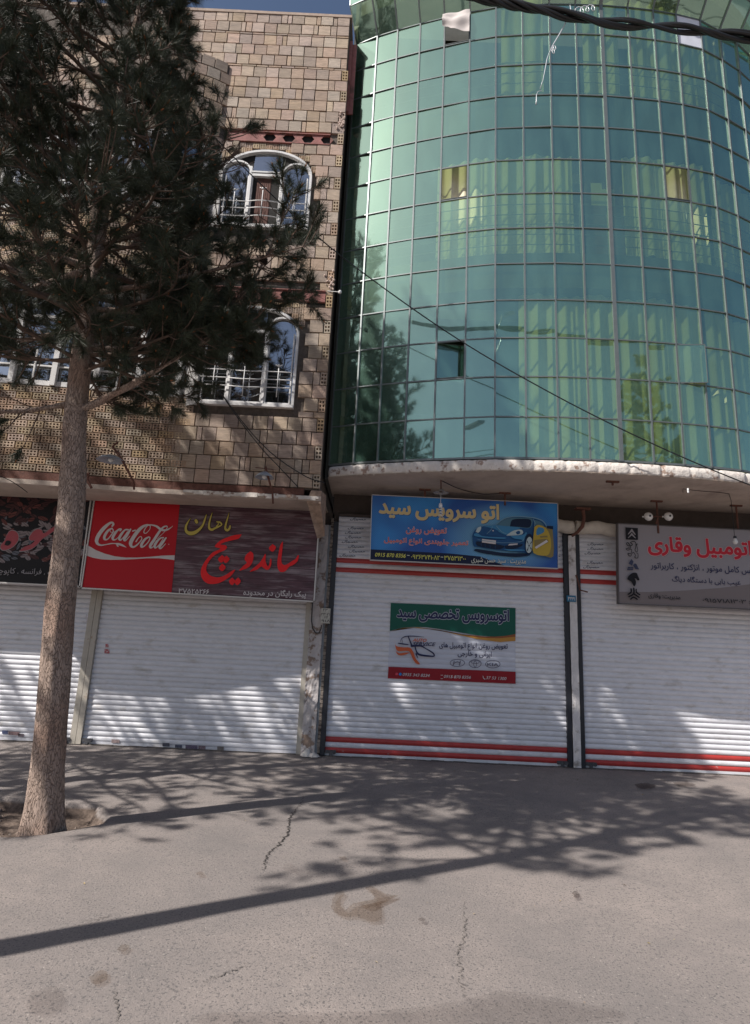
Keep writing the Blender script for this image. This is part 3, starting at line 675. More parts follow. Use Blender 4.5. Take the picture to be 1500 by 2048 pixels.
MB().box(-.70, -.045, 0, -.668, 0.05, 3.34).build('corner_strip', GREYPIPE, BB)
# loose lump of concrete at the pillar foot
m = MB(); m.lathe([(0, .10), (.03, .09), (.07, .03), (.10, 0)], (-.80, -.11, 0), 'Z', 9); m.lathe([(0, .06), (.06, .03), (.09, 0)], (-.70, -.14, 0), 'Z', 7)
m.build('pillar_footing', WHITEWASH, BB)
for par, xa, xb in ((BB, -6.9, -.9), (GB, -.55, 6.8)):
    m = MB(); x = xa
    while x < xb:
        w_ = random.uniform(.05, .3); m.box(x, -.03 - random.uniform(.0, .035), -.01, min(xb, x + w_), .03, random.uniform(-.001, .006)); x += w_
    m.build('threshold', mat('threshold_dirt', (.12, .105, .095), .95, .35, 20, .6, 40), par, kind='stuff')
# shop back walls, header
m = MB(); m.box(-9, .12, 0, -.64, .3, 3.57); m.build('shop_wall', WALLIN, BB)
m = MB(); m.box(-.66, .12, 0, 7.5, .3, ZSO); m.box(-.55, -.02, 3.50, 2.95, .02, 3.535); m.box(3.1, -.02, 3.50, 6.85, .02, 3.535); m.build('shop_wall', WALLIN, GB)

# ================================================================= GLASS BUILDING (right)
plan = [(15, 775), (100, 763), (185, 752), (280, 743), (383, 735), (490, 732), (600, 728), (710, 732), (825, 733), (935, 738), (1045, 742), (1160, 748), (1268, 755), (1365, 763), (1465, 775)]
BW = []
for u, v in plan:
    q = PZ(650 + .5667 * u, 500 + .5667 * v, 4.08); BW.append([q.x, q.y])
A = np.array(BW); cf = np.polyfit(A[:, 0], A[:, 1], 4); BW[:] = [[x, float(.35 * y + .65 * np.polyval(cf, x))] for x, y in BW]
SB = 1.0; 
BW += [[5.24, -1.34], [5.62, -1.17], [5.98, -.96], [6.32, -.70], [6.6, -.38]]
BW[:] = [[x * k_, CAM.y + (y - CAM.y) * k_] for (x, y), k_ in zip(BW, [.968, .978, .988, .995] + [1.0] * 40)]; ZSO = CAM.z + (3.88 - CAM.z) * SB
NC = len(BW) - 1
Z0g, PH, NR = CAM.z + (4.065 - CAM.z) * SB, .5805 * SB, 13
def bnrm(i):
    a = BW[max(i - 1, 0)]; b = BW[min(i + 1, NC)]; t = Vector((b[0] - a[0], b[1] - a[1], 0)).normalized(); return Vector((t.y, -t.x, 0))
# profile upwards: (z, outward offset)
PROF = [(Z0g + PH * k, 0.0) for k in range(NR + 1)] + [(Z0g + PH * NR + .46, .31), (Z0g + PH * NR + 1.02, .34), (Z0g + PH * NR + 1.58, .34)]
def bp_(i, k, off=0.0):
    n_ = bnrm(i); z, o_ = PROF[k]; return Vector((BW[i][0] + n_.x * (o_ + off), BW[i][1] + n_.y * (o_ + off), z))
OPEN = {(4, 7): 'gap', (12, 7): 'gap', (4, 2): 'open', (12, 2): 'ajar', (4, 12): 'gap', (13, 12): 'white'}
for i in range(NC):
    for k in range(len(PROF) - 1):
        st_ = OPEN.get((i, k))
        if st_ == 'gap': continue
        a, b, c, d = bp_(i, k), bp_(i + 1, k), bp_(i + 1, k + 1), bp_(i, k + 1)
        ctr = (a + b + c + d) / 4; n_ = (b - a).cross(d - a).normalized()
        q = [ctr + (p - ctr) * .965 for p in (a, b, c, d)]
        rx_, rz_ = random.gauss(0, .006), random.gauss(0, .008) + {0: -.10}.get(i, 0)
        if st_ == 'open': rz_ = None
        t_ = (b - a).normalized(); up = Vector((0, 0, 1)); out = []
        for p in q:
            u, v = (p - ctr).dot(t_), (p - ctr).z
            if st_ in ('open', 'ajar'):
                hx = q[0] if st_ == 'open' else q[0]; ang = -.38 if st_ == 'open' else .22
                rel = (p - q[0]); u2 = rel.dot(t_); nout = Vector((t_.y, -t_.x, 0))
                out.append(q[0] + t_ * u2 * math.cos(ang) + nout * u2 * math.sin(ang) + Vector((0, 0, rel.z)))
            else: out.append(p + n_ * (u * rz_ + v * rx_))
        nrm_ = (out[1] - out[0]).cross(out[3] - out[0]).normalized() * .003
        m = MB(); m.add(out, [(0, 1, 2, 3)])
        if st_ == 'white': m.build('pane', mat('white_film', (0.72, 0.74, 0.82), 0.4, .1, 6), GB, label='white covered pane')
        else:
            o = m.build('pane', GREEN_GLASS, GB)
            if st_ == 'open': o['label'] = 'opened pane hinged outwards'
            if st_ == 'ajar': o['label'] = 'pane standing slightly ajar'
        if st_ in ('open', 'ajar'):
            m = MB()
            for s_, e_ in ((0, 1), (1, 2), (2, 3), (3, 0)): m.tube([out[s_], out[e_]], .007, 4)
            m.build('sash', ALU if st_ == 'ajar' else mat('dark_alu', (.06, .07, .07), .4), GB)
for i in range(NC + 1):
    n_ = bnrm(i); t_ = Vector((-n_.y, n_.x, 0)); wd = .011 if i != 10 else .026
    m = MB()
    for k in range(len(PROF) - 1):
        a, b = bp_(i, k, .006), bp_(i, k + 1, .006); ax = (b - a) / 2
        m.obox((a + b) / 2, t_ * wd, ax.cross(t_).normalized() * .014, ax * 1.0)
    m.build('mullion', ALU, GB)
for k in range(len(PROF)):
    m = MB()
    for i in range(NC):
        a, b = bp_(i, k, .004), bp_(i + 1, k, .004); t_ = (b - a) / 2; nn = Vector((t_.y, -t_.x, 0)).normalized()
        m.obox((a + b) / 2, t_ * .998, nn * .0095, Vector((0, 0, .008 + (.006 if k == 0 else 0))))
    m.build('transom', ALU, GB)
for (i, k), s_ in OPEN.items():                                      # dark inner frames round the openings
    if s_ in ('gap', 'open'):
        m = MB(); q = [bp_(i, k, .012), bp_(i + 1, k, .012), bp_(i + 1, k + 1, .012), bp_(i, k + 1, .012)]; c = sum(q, Vector()) / 4; q = [c + (p - c) * .94 for p in q]
        for a_, b_ in ((0, 1), (1, 2), (2, 3), (3, 0)): m.tube([q[a_], q[b_]], .009, 4)
        m.build('opening_frame', mat('dark_alu', (.06, .07, .07), .4), GB)
BWp = [tuple(p) for p in BW]
# soffit slab, broken white edge
m = MB(); n_ = len(BWp); off = [(p[0] + bnrm(i).x * .03, p[1] + bnrm(i).y * .03) for i, p in enumerate(BWp)]
m.add([(p[0], p[1], ZSO) for p in off] + [(p[0], .3, ZSO) for p in off], [(i, n_ + i, n_ + i + 1, i + 1) for i in range(n_ - 1)]); m.build('soffit', PLASTER, GB)
m = MB(); at_, L_ = along(BWp); t = 0; ns = 300; vs = []
for j in range(ns + 1):
    x, y, a = at_(L_ * j / ns * .999); nn = Vector((math.sin(a), -math.cos(a), 0)); cellj = (j * L_ / ns / 0.41) % 1
    nick = .018 if cellj < .06 or cellj > .94 else 0
    for q, (zz, oo) in enumerate(((ZSO + .002, -.01), (ZSO + .004, .030), (ZSO + .03, .036), (ZSO + .08, .038), (ZSO + .145, .036), (ZSO + .160, .005))):
        f_ = noise.noise(Vector((j * .22, q * .5, 0))) * .010 + noise.noise(Vector((j * .9, q * 1.3, 4))) * .009
        zf = noise.noise(Vector((j * .5, q * 1.7, 8))) * .012 if q < 3 else 0
        vs.append((x + nn.x * (oo + f_ - nick), y + nn.y * (oo + f_ - nick), zz + zf))
m.add(vs, [(j * 6 + q, (j + 1) * 6 + q, (j + 1) * 6 + q + 1, j * 6 + q + 1) for j in range(ns) for q in range(5)]); m.build('slab_edge', WHITEWASH, GB, smooth=True)
# storeys inside: slabs, back wall, dividing walls
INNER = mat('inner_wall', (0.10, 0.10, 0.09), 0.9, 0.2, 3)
m = MB()
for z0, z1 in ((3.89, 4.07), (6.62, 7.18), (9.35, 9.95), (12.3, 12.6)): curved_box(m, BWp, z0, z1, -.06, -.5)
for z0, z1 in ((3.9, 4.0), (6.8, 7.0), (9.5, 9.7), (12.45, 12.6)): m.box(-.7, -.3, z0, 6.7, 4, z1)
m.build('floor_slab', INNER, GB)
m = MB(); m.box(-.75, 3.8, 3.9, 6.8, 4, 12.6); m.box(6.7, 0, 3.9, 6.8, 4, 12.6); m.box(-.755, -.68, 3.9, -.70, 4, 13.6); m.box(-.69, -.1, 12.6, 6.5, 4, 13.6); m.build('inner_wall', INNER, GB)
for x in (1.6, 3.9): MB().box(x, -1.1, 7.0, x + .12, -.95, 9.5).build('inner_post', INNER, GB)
MB().box(3.0, -1.22, 7.35, 3.62, -1.18, 9.15).build('inner_door', WOODBROWN, GB)
# curtains: top-level, hanging inside
cat_, cl_ = along(BWp)
CUR = []
def curtain(i0, i1, z0, z1, label, inset=.2, pl=17, amp=.03, scal=.0, seed=0, m_=CURTAIN):
    rr = random.Random(seed); s0 = 0.41 * i0; s1 = 0.41 * i1; n_ = max(10, int((s1 - s0) * pl * 5)); vs = []; ph = rr.uniform(0, 6)
    nz_ = 7
    for j in range(nz_):
        for i in range(n_ + 1):
            s = lerp(s0, s1, i / n_); x, y, a = cat_(s); nn = Vector((math.sin(a), -math.cos(a), 0)); zz = lerp(z0, z1, j / (nz_ - 1))
            tf = j / (nz_ - 1); w_ = s * pl * 2 + ph + .8 * math.sin(s * 5 + ph) + .3 * (1 - tf) * math.sin(s * 3)
            o_ = -inset + amp * (math.sin(w_) + .4 * math.sin(w_ * .43 + 1.3)) * (1.15 - .4 * tf)
            if j == 0: zz += scal * math.sin(s * 9 + ph)
            if j == nz_ - 1: zz += .03 * math.sin(s * 7)
            vs.append((x + nn.x * o_, y + nn.y * o_, zz))
    m = MB(); w2 = n_ + 1
    m.add(vs, [(j * w2 + i, j * w2 + i + 1, (j + 1) * w2 + i + 1, (j + 1) * w2 + i) for j in range(nz_ - 1) for i in range(n_)])
    return m.build('curtain', m_, None, label, 'curtain', 'curtains behind the green glass', smooth=True)
curtain(6.6, 13.2, 4.099, 6.58, 'wide cream curtain along the lowest glass storey, right of centre', seed=1)
curtain(13.4, 18.5, 4.099, 6.5, 'cream curtain at the right edge of the lowest glass storey', seed=2)
curtain(3.55, 8.6, 7.2, 8.95, 'cream curtain on the middle glass storey, left of the brown door', seed=4, scal=.05)
curtain(10.5, 13.9, 7.25, 8.998, 'cream curtain on the middle glass storey behind the right-hand opening', seed=5, scal=.06)
curtain(14.1, 18.6, 7.2, 8.9, 'cream curtain at the right edge of the middle glass storey', seed=6)
curtain(6.0, 7.6, 10.0, 12.0, 'bright cream curtain on the top glass storey, nearest the hanging cloth', seed=7, amp=.012)
curtain(9.2, 10.6, 9.98, 12.0, 'narrow cream curtain on the top glass storey at the thick mullion', seed=8)
curtain(11.0, 16.0, 9.98, 12.0, 'wide cream curtain on the right of the top glass storey', seed=9, scal=.05)
# rails inside the middle storey
m = MB()
for zz in (7.35, 7.52, 7.69, 7.86, 8.03): m.tube([(p[0] - bnrm(i).x * .10, p[1] - bnrm(i).y * .10, zz) for i, p in enumerate(BWp)], .007, 5)
for i in range(1, NC): m.tube([(BW[i][0] - bnrm(i).x * .10, BW[i][1] - bnrm(i).y * .10, z) for z in (7.18, 8.05)], .007, 5)
m.build('safety_railing', mat('rail_grey', (.22, .23, .22), .5), GB)
m = MB()
for zz in (10.05, 10.25, 10.45, 10.65): m.tube([(p[0] - bnrm(i).x * .12, p[1] - bnrm(i).y * .12, zz) for i, p in enumerate(BWp)], .006, 5)
m.build('safety_railing', mat('rail_grey', (.22, .23, .22), .5), GB)
# white cloth hanging out of the top opening
def cloth():
    a, b, c, d = bp_(4, 12, .03), bp_(5, 12, .03), bp_(5, 13, .03), bp_(4, 13, .03); nn = bnrm(4)
    m = MB(); n_ = 14; vs = []
    for j in range(n_ + 1):
        for i in range(n_ + 1):
            u, v = i / n_, j / n_
            top = d.lerp(c, u); low = a.lerp(b, u); lenf = .62 + .20 * u - .35 * max(0, .5 - abs(u - .35)) * 0
            p = top.lerp(low, v * (.55 + .3 * u)); o_ = .02 + .06 * math.sin(v * 2.6) + .012 * math.sin(u * 9 + v * 4) + .012 * math.sin(v * 11 + u * 3) + .05 * v * (1 - u)
            if u < .25: p += Vector((-.02, 0, 0.03 * v))
            vs.append(p + nn * o_)
    m.add(vs, [(j * (n_ + 1) + i, j * (n_ + 1) + i + 1, (j + 1) * (n_ + 1) + i + 1, (j + 1) * (n_ + 1) + i) for j in range(n_) for i in range(n_)])
    m.build('cloth', CLOTH, None, 'pale cloth hung out of an open pane at the top of the glass front', 'cloth', smooth=True)
cloth()
# notice stuck inside the glass
m = MB(); x, y, a = cat_(0.41 * 9.2); t_ = Vector((math.cos(a), math.sin(a), 0)); nn = Vector((math.sin(a), -math.cos(a), 0))
c = Vector((x, y, 7.98)) - nn * .05
pts = [c - t_ * .02, c + t_ * .32, c + t_ * .32 + Vector((0, 0, .28)), c + t_ * .14 + Vector((0, 0, .28)), c + t_ * .14 + Vector((0, 0, .38)), c - t_ * .02 + Vector((0, 0, .38))]
m.add(pts, [tuple(range(6))]); m.build('paper_notice', mat('yellow_paper', (.62, .58, .36), .8, .1, 30), None, 'yellowish paper notice stuck inside the glass beside the brown door', 'notice')
# ================================================================= SIGNS
from mathutils.geometry import delaunay_2d_cdt
FORMS = {}
for ch, base, nf in [('ا', 0xFE8D, 2), ('ب', 0xFE8F, 4), ('پ', 0xFB56, 4), ('ت', 0xFE95, 4), ('ج', 0xFE9D, 4), ('چ', 0xFB7A, 4), ('ح', 0xFEA1, 4), ('خ', 0xFEA5, 4), ('د', 0xFEA9, 2), ('ر', 0xFEAD, 2),
                     ('ز', 0xFEAF, 2), ('ژ', 0xFB8A, 2), ('س', 0xFEB1, 4), ('ش', 0xFEB5, 4), ('ص', 0xFEB9, 4), ('ض', 0xFEBD, 4), ('ع', 0xFEC9, 4), ('غ', 0xFECD, 4), ('ف', 0xFED1, 4), ('ق', 0xFED5, 4),
                     ('ک', 0xFB8E, 4), ('گ', 0xFB92, 4), ('ل', 0xFEDD, 4), ('م', 0xFEE1, 4), ('ن', 0xFEE5, 4), ('و', 0xFEED, 2), ('ه', 0xFEE9, 4), ('ی', 0xFBFC, 4)]:
    FORMS[ch] = (base, nf)
def shape(s):
    """Arabic-script shaping: joining forms, then reversed to visual order; digits keep their order"""
    out = []
    for i, c in enumerate(s):
        if c not in FORMS: out.append(c); continue
        base, nf = FORMS[c]
        pj = i > 0 and s[i - 1] in FORMS and FORMS[s[i - 1]][1] == 4
        nj = nf == 4 and i + 1 < len(s) and s[i + 1] in FORMS
        out.append(chr(base + (0 if not pj and not nj else 1 if pj and not nj else 2 if nj and not pj else 3)))
    toks = []; cur = ''
    for c in out:
        if c in '0123456789۰۱۲۳۴۵۶۷۸۹': cur += c
        else:
            if cur: toks.append(cur); cur = ''
            toks.append(c)
    if cur: toks.append(cur)
    return ''.join(reversed(toks))
GLY = {}
def raw_text(s, bold=0.0, shear=0.0, space=1.0):
    def one(g):
        if (g, bold, shear) not in GLY: GLY[(g, bold, shear)] = raw_str(g, bold, shear)
        return GLY[(g, bold, shear)]
    def adv(g):
        k = ('adv', g)
        if k not in GLY: GLY[k] = max(p[0] for p in raw_str(g + '|')[0]) - max(p[0] for p in raw_str('|')[0])
        return GLY[k]
    v, f, x = [], [], 0.0; global GI
    GI = []
    for i, g in enumerate(s):
        if g != ' ':
            a, b = one(g); o = len(v); v += [(p[0] + x, p[1]) for p in a]; f += [tuple(k + o for k in q) for q in b]; GI += [i] * len(a)
        x += adv(g) * space
    GLY['last'] = list(GI); return v, f
def raw_str(s, bold=0.0, shear=0.0, space=1.0):
    """outlines of the letters, filled by the non-zero winding rule"""
    c = bpy.data.curves.new('t', 'FONT'); c.body = s; c.shear = shear; c.resolution_u = 3; c.fill_mode = 'NONE'
    o = bpy.data.objects.new('t', c); me = o.to_mesh(); V = [Vector((p.co.x, p.co.y)) for p in me.vertices]; E = [tuple(e.vertices) for e in me.edges]
    o.to_mesh_clear(); bpy.data.objects.remove(o); bpy.data.curves.remove(c)
    nb = {}
    for i, j in E: nb.setdefault(i, []).append(j); nb.setdefault(j, []).append(i)
    seen_, loops = set(), []
    for st in sorted(nb):
        if st in seen_: continue
        lp = [st]; seen_.add(st); cur = st + 1 if st + 1 in nb[st] else nb[st][0]
        while cur not in seen_:
            lp.append(cur); seen_.add(cur); nx_ = [q for q in nb[cur] if q not in seen_]
            if not nx_: break
            cur = nx_[0]
        if len(lp) > 2: loops.append(lp)
    if bold and loops:                                        # heavier strokes: push every outline outwards
        def area(l): return sum(V[l[i]].x * V[l[(i + 1) % len(l)]].y - V[l[(i + 1) % len(l)]].x * V[l[i]].y for i in range(len(l))) / 2
        sg = 1 if max((area(l) for l in loops), key=abs) > 0 else -1; W2 = list(V)
        for l in loops:
            for i in range(len(l)):
                a, b, c_ = V[l[i - 1]], V[l[i]], V[l[(i + 1) % len(l)]]; t1, t2 = b - a, c_ - b
                if t1.length < 1e-7 or t2.length < 1e-7: t = (c_ - a)
                else: t = t1.normalized() + t2.normalized()
                if t.length < 1e-6: continue
                t.normalize(); W2[l[i]] = b + Vector((t.y, -t.x)) * sg * bold * 1.15
        V = W2
    edges = [(l[i], l[(i + 1) % len(l)]) for l in loops for i in range(len(l))]
    vo, _, fo, _, _, _ = delaunay_2d_cdt(V, edges, [], 0, 1e-5)
    A = np.array([V[i] for i, j in edges]); B = np.array([V[j] for i, j in edges]); keep = []
    for t in fo:
        x = sum(vo[k].x for k in t) / len(t); y = sum(vo[k].y for k in t) / len(t)
        up = (A[:, 1] <= y) & (B[:, 1] > y); dn = (A[:, 1] > y) & (B[:, 1] <= y)
        cr = (B[:, 0] - A[:, 0]) * (y - A[:, 1]) - (x - A[:, 0]) * (B[:, 1] - A[:, 1])
        if int((up & (cr > 0)).sum()) - int((dn & (cr < 0)).sum()) != 0: keep.append(tuple(t))
    return [(q.x, q.y) for q in vo], keep
class Sign:
    def __init__(s, Y, root): s.Y = Y; s.root = root; s.n = 0
    def next(s): s.n += 1; return s.Y - .0018 * s.n
    def w(s, x, y): q = PY(x, y, s.Y); return q.x, q.z
    def poly(s, pts, m, name='print', smooth=0, layer=None, label=None):
        y = s.next() if layer is None else layer
        if smooth: pts = [tuple(p) for p in catmull(list(pts) + [pts[0]], smooth)[:-1]]
        mb = MB(); v = []
        for p in pts: a, b = s.w(*p[:2]); v.append((a, y, b))
        mb.add(v, [tuple(range(len(v)))]); return mb.build(name, m, s.root, label)
    def polys(s, L, m, name='print'):
        y = s.next(); mb = MB()
        for pts in L: mb.add([(s.w(*p)[0], y, s.w(*p)[1]) for p in pts], [tuple(range(len(pts)))])
        return mb.build(name, m, s.root)
    def brush(s, strokes, m, name='lettering', org=(0, 0), sc_=1.0, grow=0.0, k=6):
        y0 = s.next(); s.n += 1; mb = MB(); d = 0
        for st_ in strokes:
            P = [tuple(p) for p in catmull(st_, k)]; pts = []
            for i, (u, v, w_) in enumerate(P):
                q = P[min(i + 1, len(P) - 1)]; o = P[max(i - 1, 0)]; tx, ty = q[0] - o[0], q[1] - o[1]; L = math.hypot(tx, ty) + 1e-9; hw = max(w_, 1) / 2 + grow
                px, py = -ty / L * hw, tx / L * hw; pts.append(((u + px, v + py), (u - px, v - py)))
            for i in range(len(pts) - 1):
                quad = [pts[i][0], pts[i][1], pts[i + 1][1], pts[i + 1][0]]; y = y0 - .000012 * d; d += 1
                vs = []
                for u, v in quad: a, b = s.w(org[0] + u / sc_, org[1] + v / sc_); vs.append((a, y, b))
                mb.add(vs, [(0, 1, 2, 3)])
                if i % 2 == 0 or i == len(pts) - 2:
                    u, v, w_ = P[i if i < len(pts) - 2 else i + 1]; hw = max(w_, 1) / 2 + grow; y = y0 - .000012 * d; d += 1; vs = []
                    for q in range(12): a, b = s.w(org[0] + (u + hw * math.cos(q * .5236)) / sc_, org[1] + (v + hw * math.sin(q * .5236)) / sc_); vs.append((a, y, b))
                    mb.add(vs, [tuple(range(12))])
        return mb.build(name, m, s.root)
    def text(s, txt, x0, y0, x1, y1, h, m, bold=0.0, shear=0.0, outline=None, om=None, rtl=True, name='lettering', space=1.0, shadow=None):
        """txt spans from pixel (x0,y0) to (x1,y1) along its bottom edge, h pixels high"""
        body = shape(txt) if rtl else txt
        v, f = raw_text(body, bold, shear, space); gi = GLY['last']; a = np.array(v); lo, hi = a.min(0), a.max(0)
        A_ = np.array(s.w(x0, y0)); B_ = np.array(s.w(x1, y1)); T_ = np.array(s.w(x0, y0 - h)); H = T_[1] - A_[1]
        def place(v): 
            a = (np.array(v) - lo) / (hi - lo); return [(A_[0] + (B_[0] - A_[0]) * u, A_[1] + (B_[1] - A_[1]) * u + H * t) for u, t in a]
        if shadow:
            y = s.next(); MB().add([(p[0] + .008, y - .00006 * g_, p[1] - .008) for p, g_ in zip(place(v), gi)], f).build(name, shadow, s.root)
        if outline:
            v2, f2 = raw_text(body, bold + outline, shear, space); y = s.next(); MB().add([(p[0], y - .00006 * g_, p[1]) for p, g_ in zip(place(v2), GLY['last'])], f2).build(name, om, s.root)
        y = s.next(); return MB().add([(p[0], y - .00004 * g_, p[1]) for p, g_ in zip(place(v), gi)], f).build(name, m, s.root)
def panel(root, pts, Y, th, m, fm=None, fw=.02, Yf=None):
    q = [PY(x, y, Y) for x, y in pts]                      # tl, tr, br, bl
    mb = MB(); f = [(p.x, Y, p.z) for p in q]; b_ = [(p.x, Y + th, p.z) for p in q]
    mb.add(f + b_, [(0, 1, 2, 3), (7, 6, 5, 4), (0, 4, 5, 1), (1, 5, 6, 2), (2, 6, 7, 3), (3, 7, 4, 0)]); o = mb.build('panel', m, root)
    if fm:
        fr = MB()
        for i in range(4):
            a, b = q[i], q[(i + 1) % 4]; t = (b - a).normalized(); up = Vector((-t.z, 0, t.x))
            fr.obox((a + b) / 2 + Vector((0, th / 2 - .004, 0)), (b - a) / 2 + t * fw * .5, Vector((0, th / 2 + .012, 0)), up * fw * .5)
        fr.build('frame', fm, root)
    return o
def flat(name, c, rough=.45, **k): return mat(name, c, rough, spec=.22, **k)
COKE = flat('sign_red', (0.50, 0.012, 0.022)); OFFW = flat('print_white', (0.66, 0.62, 0.62)); YEL = flat('print_yellow', (0.58, 0.47, 0.11)); RED = flat('print_bright_red', (0.90, 0.025, 0.030))
BLK = flat('print_black', (0.012, 0.012, 0.016)); NAVY = flat('print_navy', (0.025, 0.03, 0.09)); CREAM = flat('print_cream', (0.70, 0.55, 0.28)); PINKRED = flat('print_red', (0.62, 0.06, 0.06))
# --- drinks and sandwich sign
t_ = thing('shop_sign', 'wide sign, red with white script at left and dark planks with red lettering at right', 'sign', (-2.4, -.5, 2.1))
S = Sign(-.50, t_); S.Y = -.50
panel(t_, [(190, 995), (640, 1015), (628, 1203), (163, 1176)], -.50, .08, flat('sign_wine', (0.06, 0.025, 0.035)), mat('pale_frame', (.55, .52, .50), .4, metal=.3), .018)
S.poly([(191, 997), (360, 1004), (343, 1185), (165, 1174.5)], COKE)
def cc(u, v): return (180 + u / 8.333, 1030 + v / 8.333)
S.poly([(172, 1088)] + [cc(*p) for p in [(0, 525), (100, 585), (250, 645), (420, 690), (600, 710), (800, 710), (1000, 697), (1200, 678), (1412, 672)]] + [cc(*p) for p in [(1408, 752), (1300, 738), (1150, 722), (950, 722), (750, 735), (550, 745), (350, 748), (200, 740), (50, 712)]] + [(169.5, 1110)], OFFW, 'wave_band')
coke = [
    [(372, 188, 26), (392, 155, 36), (375, 128, 30), (330, 140, 40), (250, 205, 56), (170, 300, 62), (118, 400, 62), (122, 470, 48), (180, 503, 26), (260, 495, 16), (350, 478, 18), (420, 477, 16), (480, 485, 34), (540, 505, 32), (610, 541, 4)],
    [(440, 490, 10), (465, 515, 26), (472, 530, 8)],
    [(370, 222, 22), (305, 262, 36), (250, 345, 44), (245, 400, 38), (290, 408, 20), (350, 345, 18), (392, 270, 18), (370, 222, 20)], [(345, 240, 9), (340, 280, 9), (390, 290, 8), (440, 265, 8)],
    [(505, 262, 26), (528, 238, 16), (490, 238, 24), (435, 290, 38), (385, 370, 44), (392, 412, 32), (440, 405, 16), (500, 345, 9)],
    [(640, 248, 26), (590, 250, 24), (535, 310, 38), (492, 385, 42), (512, 420, 26), (560, 375, 14), (630, 280, 12)], [(680, 240, 26), (632, 320, 40), (575, 405, 42), (598, 425, 22), (670, 352, 8)],
    [(715, 270, 20), (760, 255, 20)],
    [(1012, 182, 12), (965, 168, 30), (880, 200, 46), (800, 275, 58), (725, 380, 60), (682, 470, 60), (700, 528, 38), (750, 528, 28), (820, 470, 20), (868, 400, 16), (850, 360, 12), (810, 388, 14), (772, 445, 20)],
    [(1010, 185, 12), (1000, 240, 10), (940, 305, 12), (902, 290, 16), (925, 230, 14), (980, 170, 14), (1050, 172, 22), (1120, 195, 34), (1180, 240, 38), (1250, 258, 32), (1320, 235, 20), (1385, 187, 5)],
    [(985, 368, 20), (925, 405, 36), (870, 480, 44), (862, 530, 38), (910, 520, 22), (978, 450, 16), (1005, 385, 18), (985, 368, 16)],
    [(1295, 205, 14), (1280, 188, 20), (1225, 208, 28), (1152, 295, 40), (1072, 420, 46), (1012, 510, 46), (1018, 548, 30), (1060, 528, 12), (1130, 450, 8)], [(1295, 210, 12), (1240, 290, 8), (1130, 395, 8)],
    [(1230, 382, 22), (1182, 388, 22), (1125, 440, 38), (1085, 510, 42), (1095, 550, 26), (1150, 510, 14), (1220, 405, 12)], [(1272, 385, 24), (1222, 455, 38), (1165, 535, 40), (1192, 556, 22), (1265, 482, 9)],
    [(1318, 490, 12), (1320, 492, 12)]]
S.brush(coke, OFFW, org=(180, 1030), sc_=8.333)
# planks printed on the right half
PL1 = mat('plank_print', (0.085, 0.034, 0.048), .5, .45, 5, streak=(.7, 1, 5), col2=(0.30, 0.25, 0.27), c2scale=2.3, c2lo=.47, c2hi=.74)
nP = 15
for i in range(nP):
    a, b = i / nP, (i + 1) / nP
    L0 = (lerp(360.5, 344, a), lerp(1003.5, 1184, a)); R0 = (lerp(638, 626, a), lerp(1017, 1201, a)); L1 = (lerp(360.5, 344, b), lerp(1003.5, 1184, b) - .9); R1 = (lerp(638, 626, b), lerp(1017, 1201, b) - .9)
    S.poly([L0, R0, R1, L1], PL1, 'plank', layer=-.5018)
BLK2 = flat('outline_dark', (0.03, 0.012, 0.012))
maha = [[(1085, 60, 8), (1052, 180, 26), (1018, 300, 36), (1010, 375, 42), (1048, 408, 50), (1092, 375, 42), (1105, 325, 32)],
        [(750, 60, 8), (716, 160, 28), (688, 280, 36), (690, 365, 46), (740, 398, 48), (800, 370, 40), (880, 335, 32), (940, 292, 26), (900, 250, 34), (840, 240, 22)],
        [(860, 235, 14), (870, 290, 18), (835, 330, 28)],
        [(318, 165, 6), (268, 240, 26), (225, 330, 42), (232, 425, 56), (302, 470, 74), (400, 455, 70), (498, 385, 52), (568, 290, 36), (603, 190, 36), (635, 95, 10)], [(425, 215, 60), (440, 248, 60)]]
S.brush(maha, BLK2, org=(350, 1020), sc_=10, grow=9); S.brush(maha, YEL, org=(350, 1020), sc_=10)
def sp(*L): return [(390 + u / 6.818, 1060 + v / 6.818) for u, v in L]
sand = [sp((640, 62), (600, 118), (520, 140), (410, 168), (352, 200), (415, 208), (440, 240), (405, 280), (330, 312), (255, 360), (200, 422), (165, 490), (160, 560), (200, 612), (260, 640), (340, 645), (430, 610), (500, 562), (552, 545), (500, 620), (420, 680), (320, 728), (220, 738), (150, 718), (100, 660), (82, 590), (92, 520), (130, 445), (185, 370), (250, 305), (350, 258), (280, 235), (285, 205), (340, 152), (420, 112), (540, 72)),
        sp((760, 292), (795, 320), (800, 370), (790, 430), (762, 482), (712, 525), (650, 546), (605, 556), (650, 502), (705, 455), (700, 432), (680, 400), (700, 340)),
        sp((960, 325), (970, 350), (965, 420), (990, 490), (1012, 478), (1030, 395), (1046, 410), (1042, 480), (1015, 532), (980, 546), (940, 522), (905, 500), (850, 542), (800, 560), (750, 570), (800, 522), (870, 462), (910, 412), (935, 370)),
        sp((1196, 158), (1202, 190), (1192, 300), (1180, 400), (1190, 460), (1230, 480), (1290, 450), (1330, 422), (1370, 402), (1402, 350), (1420, 352), (1412, 400), (1390, 440), (1340, 480), (1290, 502), (1250, 550), (1210, 574), (1160, 570), (1132, 520), (1125, 440), (1140, 330), (1162, 220)),
        sp((1060, 195), (1105, 230), (1095, 270), (1055, 300), (1010, 250)),
        sp((375, 345), (415, 385), (365, 450), (318, 400)), sp((435, 352), (478, 402), (425, 455), (388, 408)), sp((378, 462), (425, 510), (378, 565), (332, 520)),
        sp((515, 650), (555, 700), (512, 755), (468, 702)), sp((595, 650), (632, 700), (582, 755), (545, 705))]
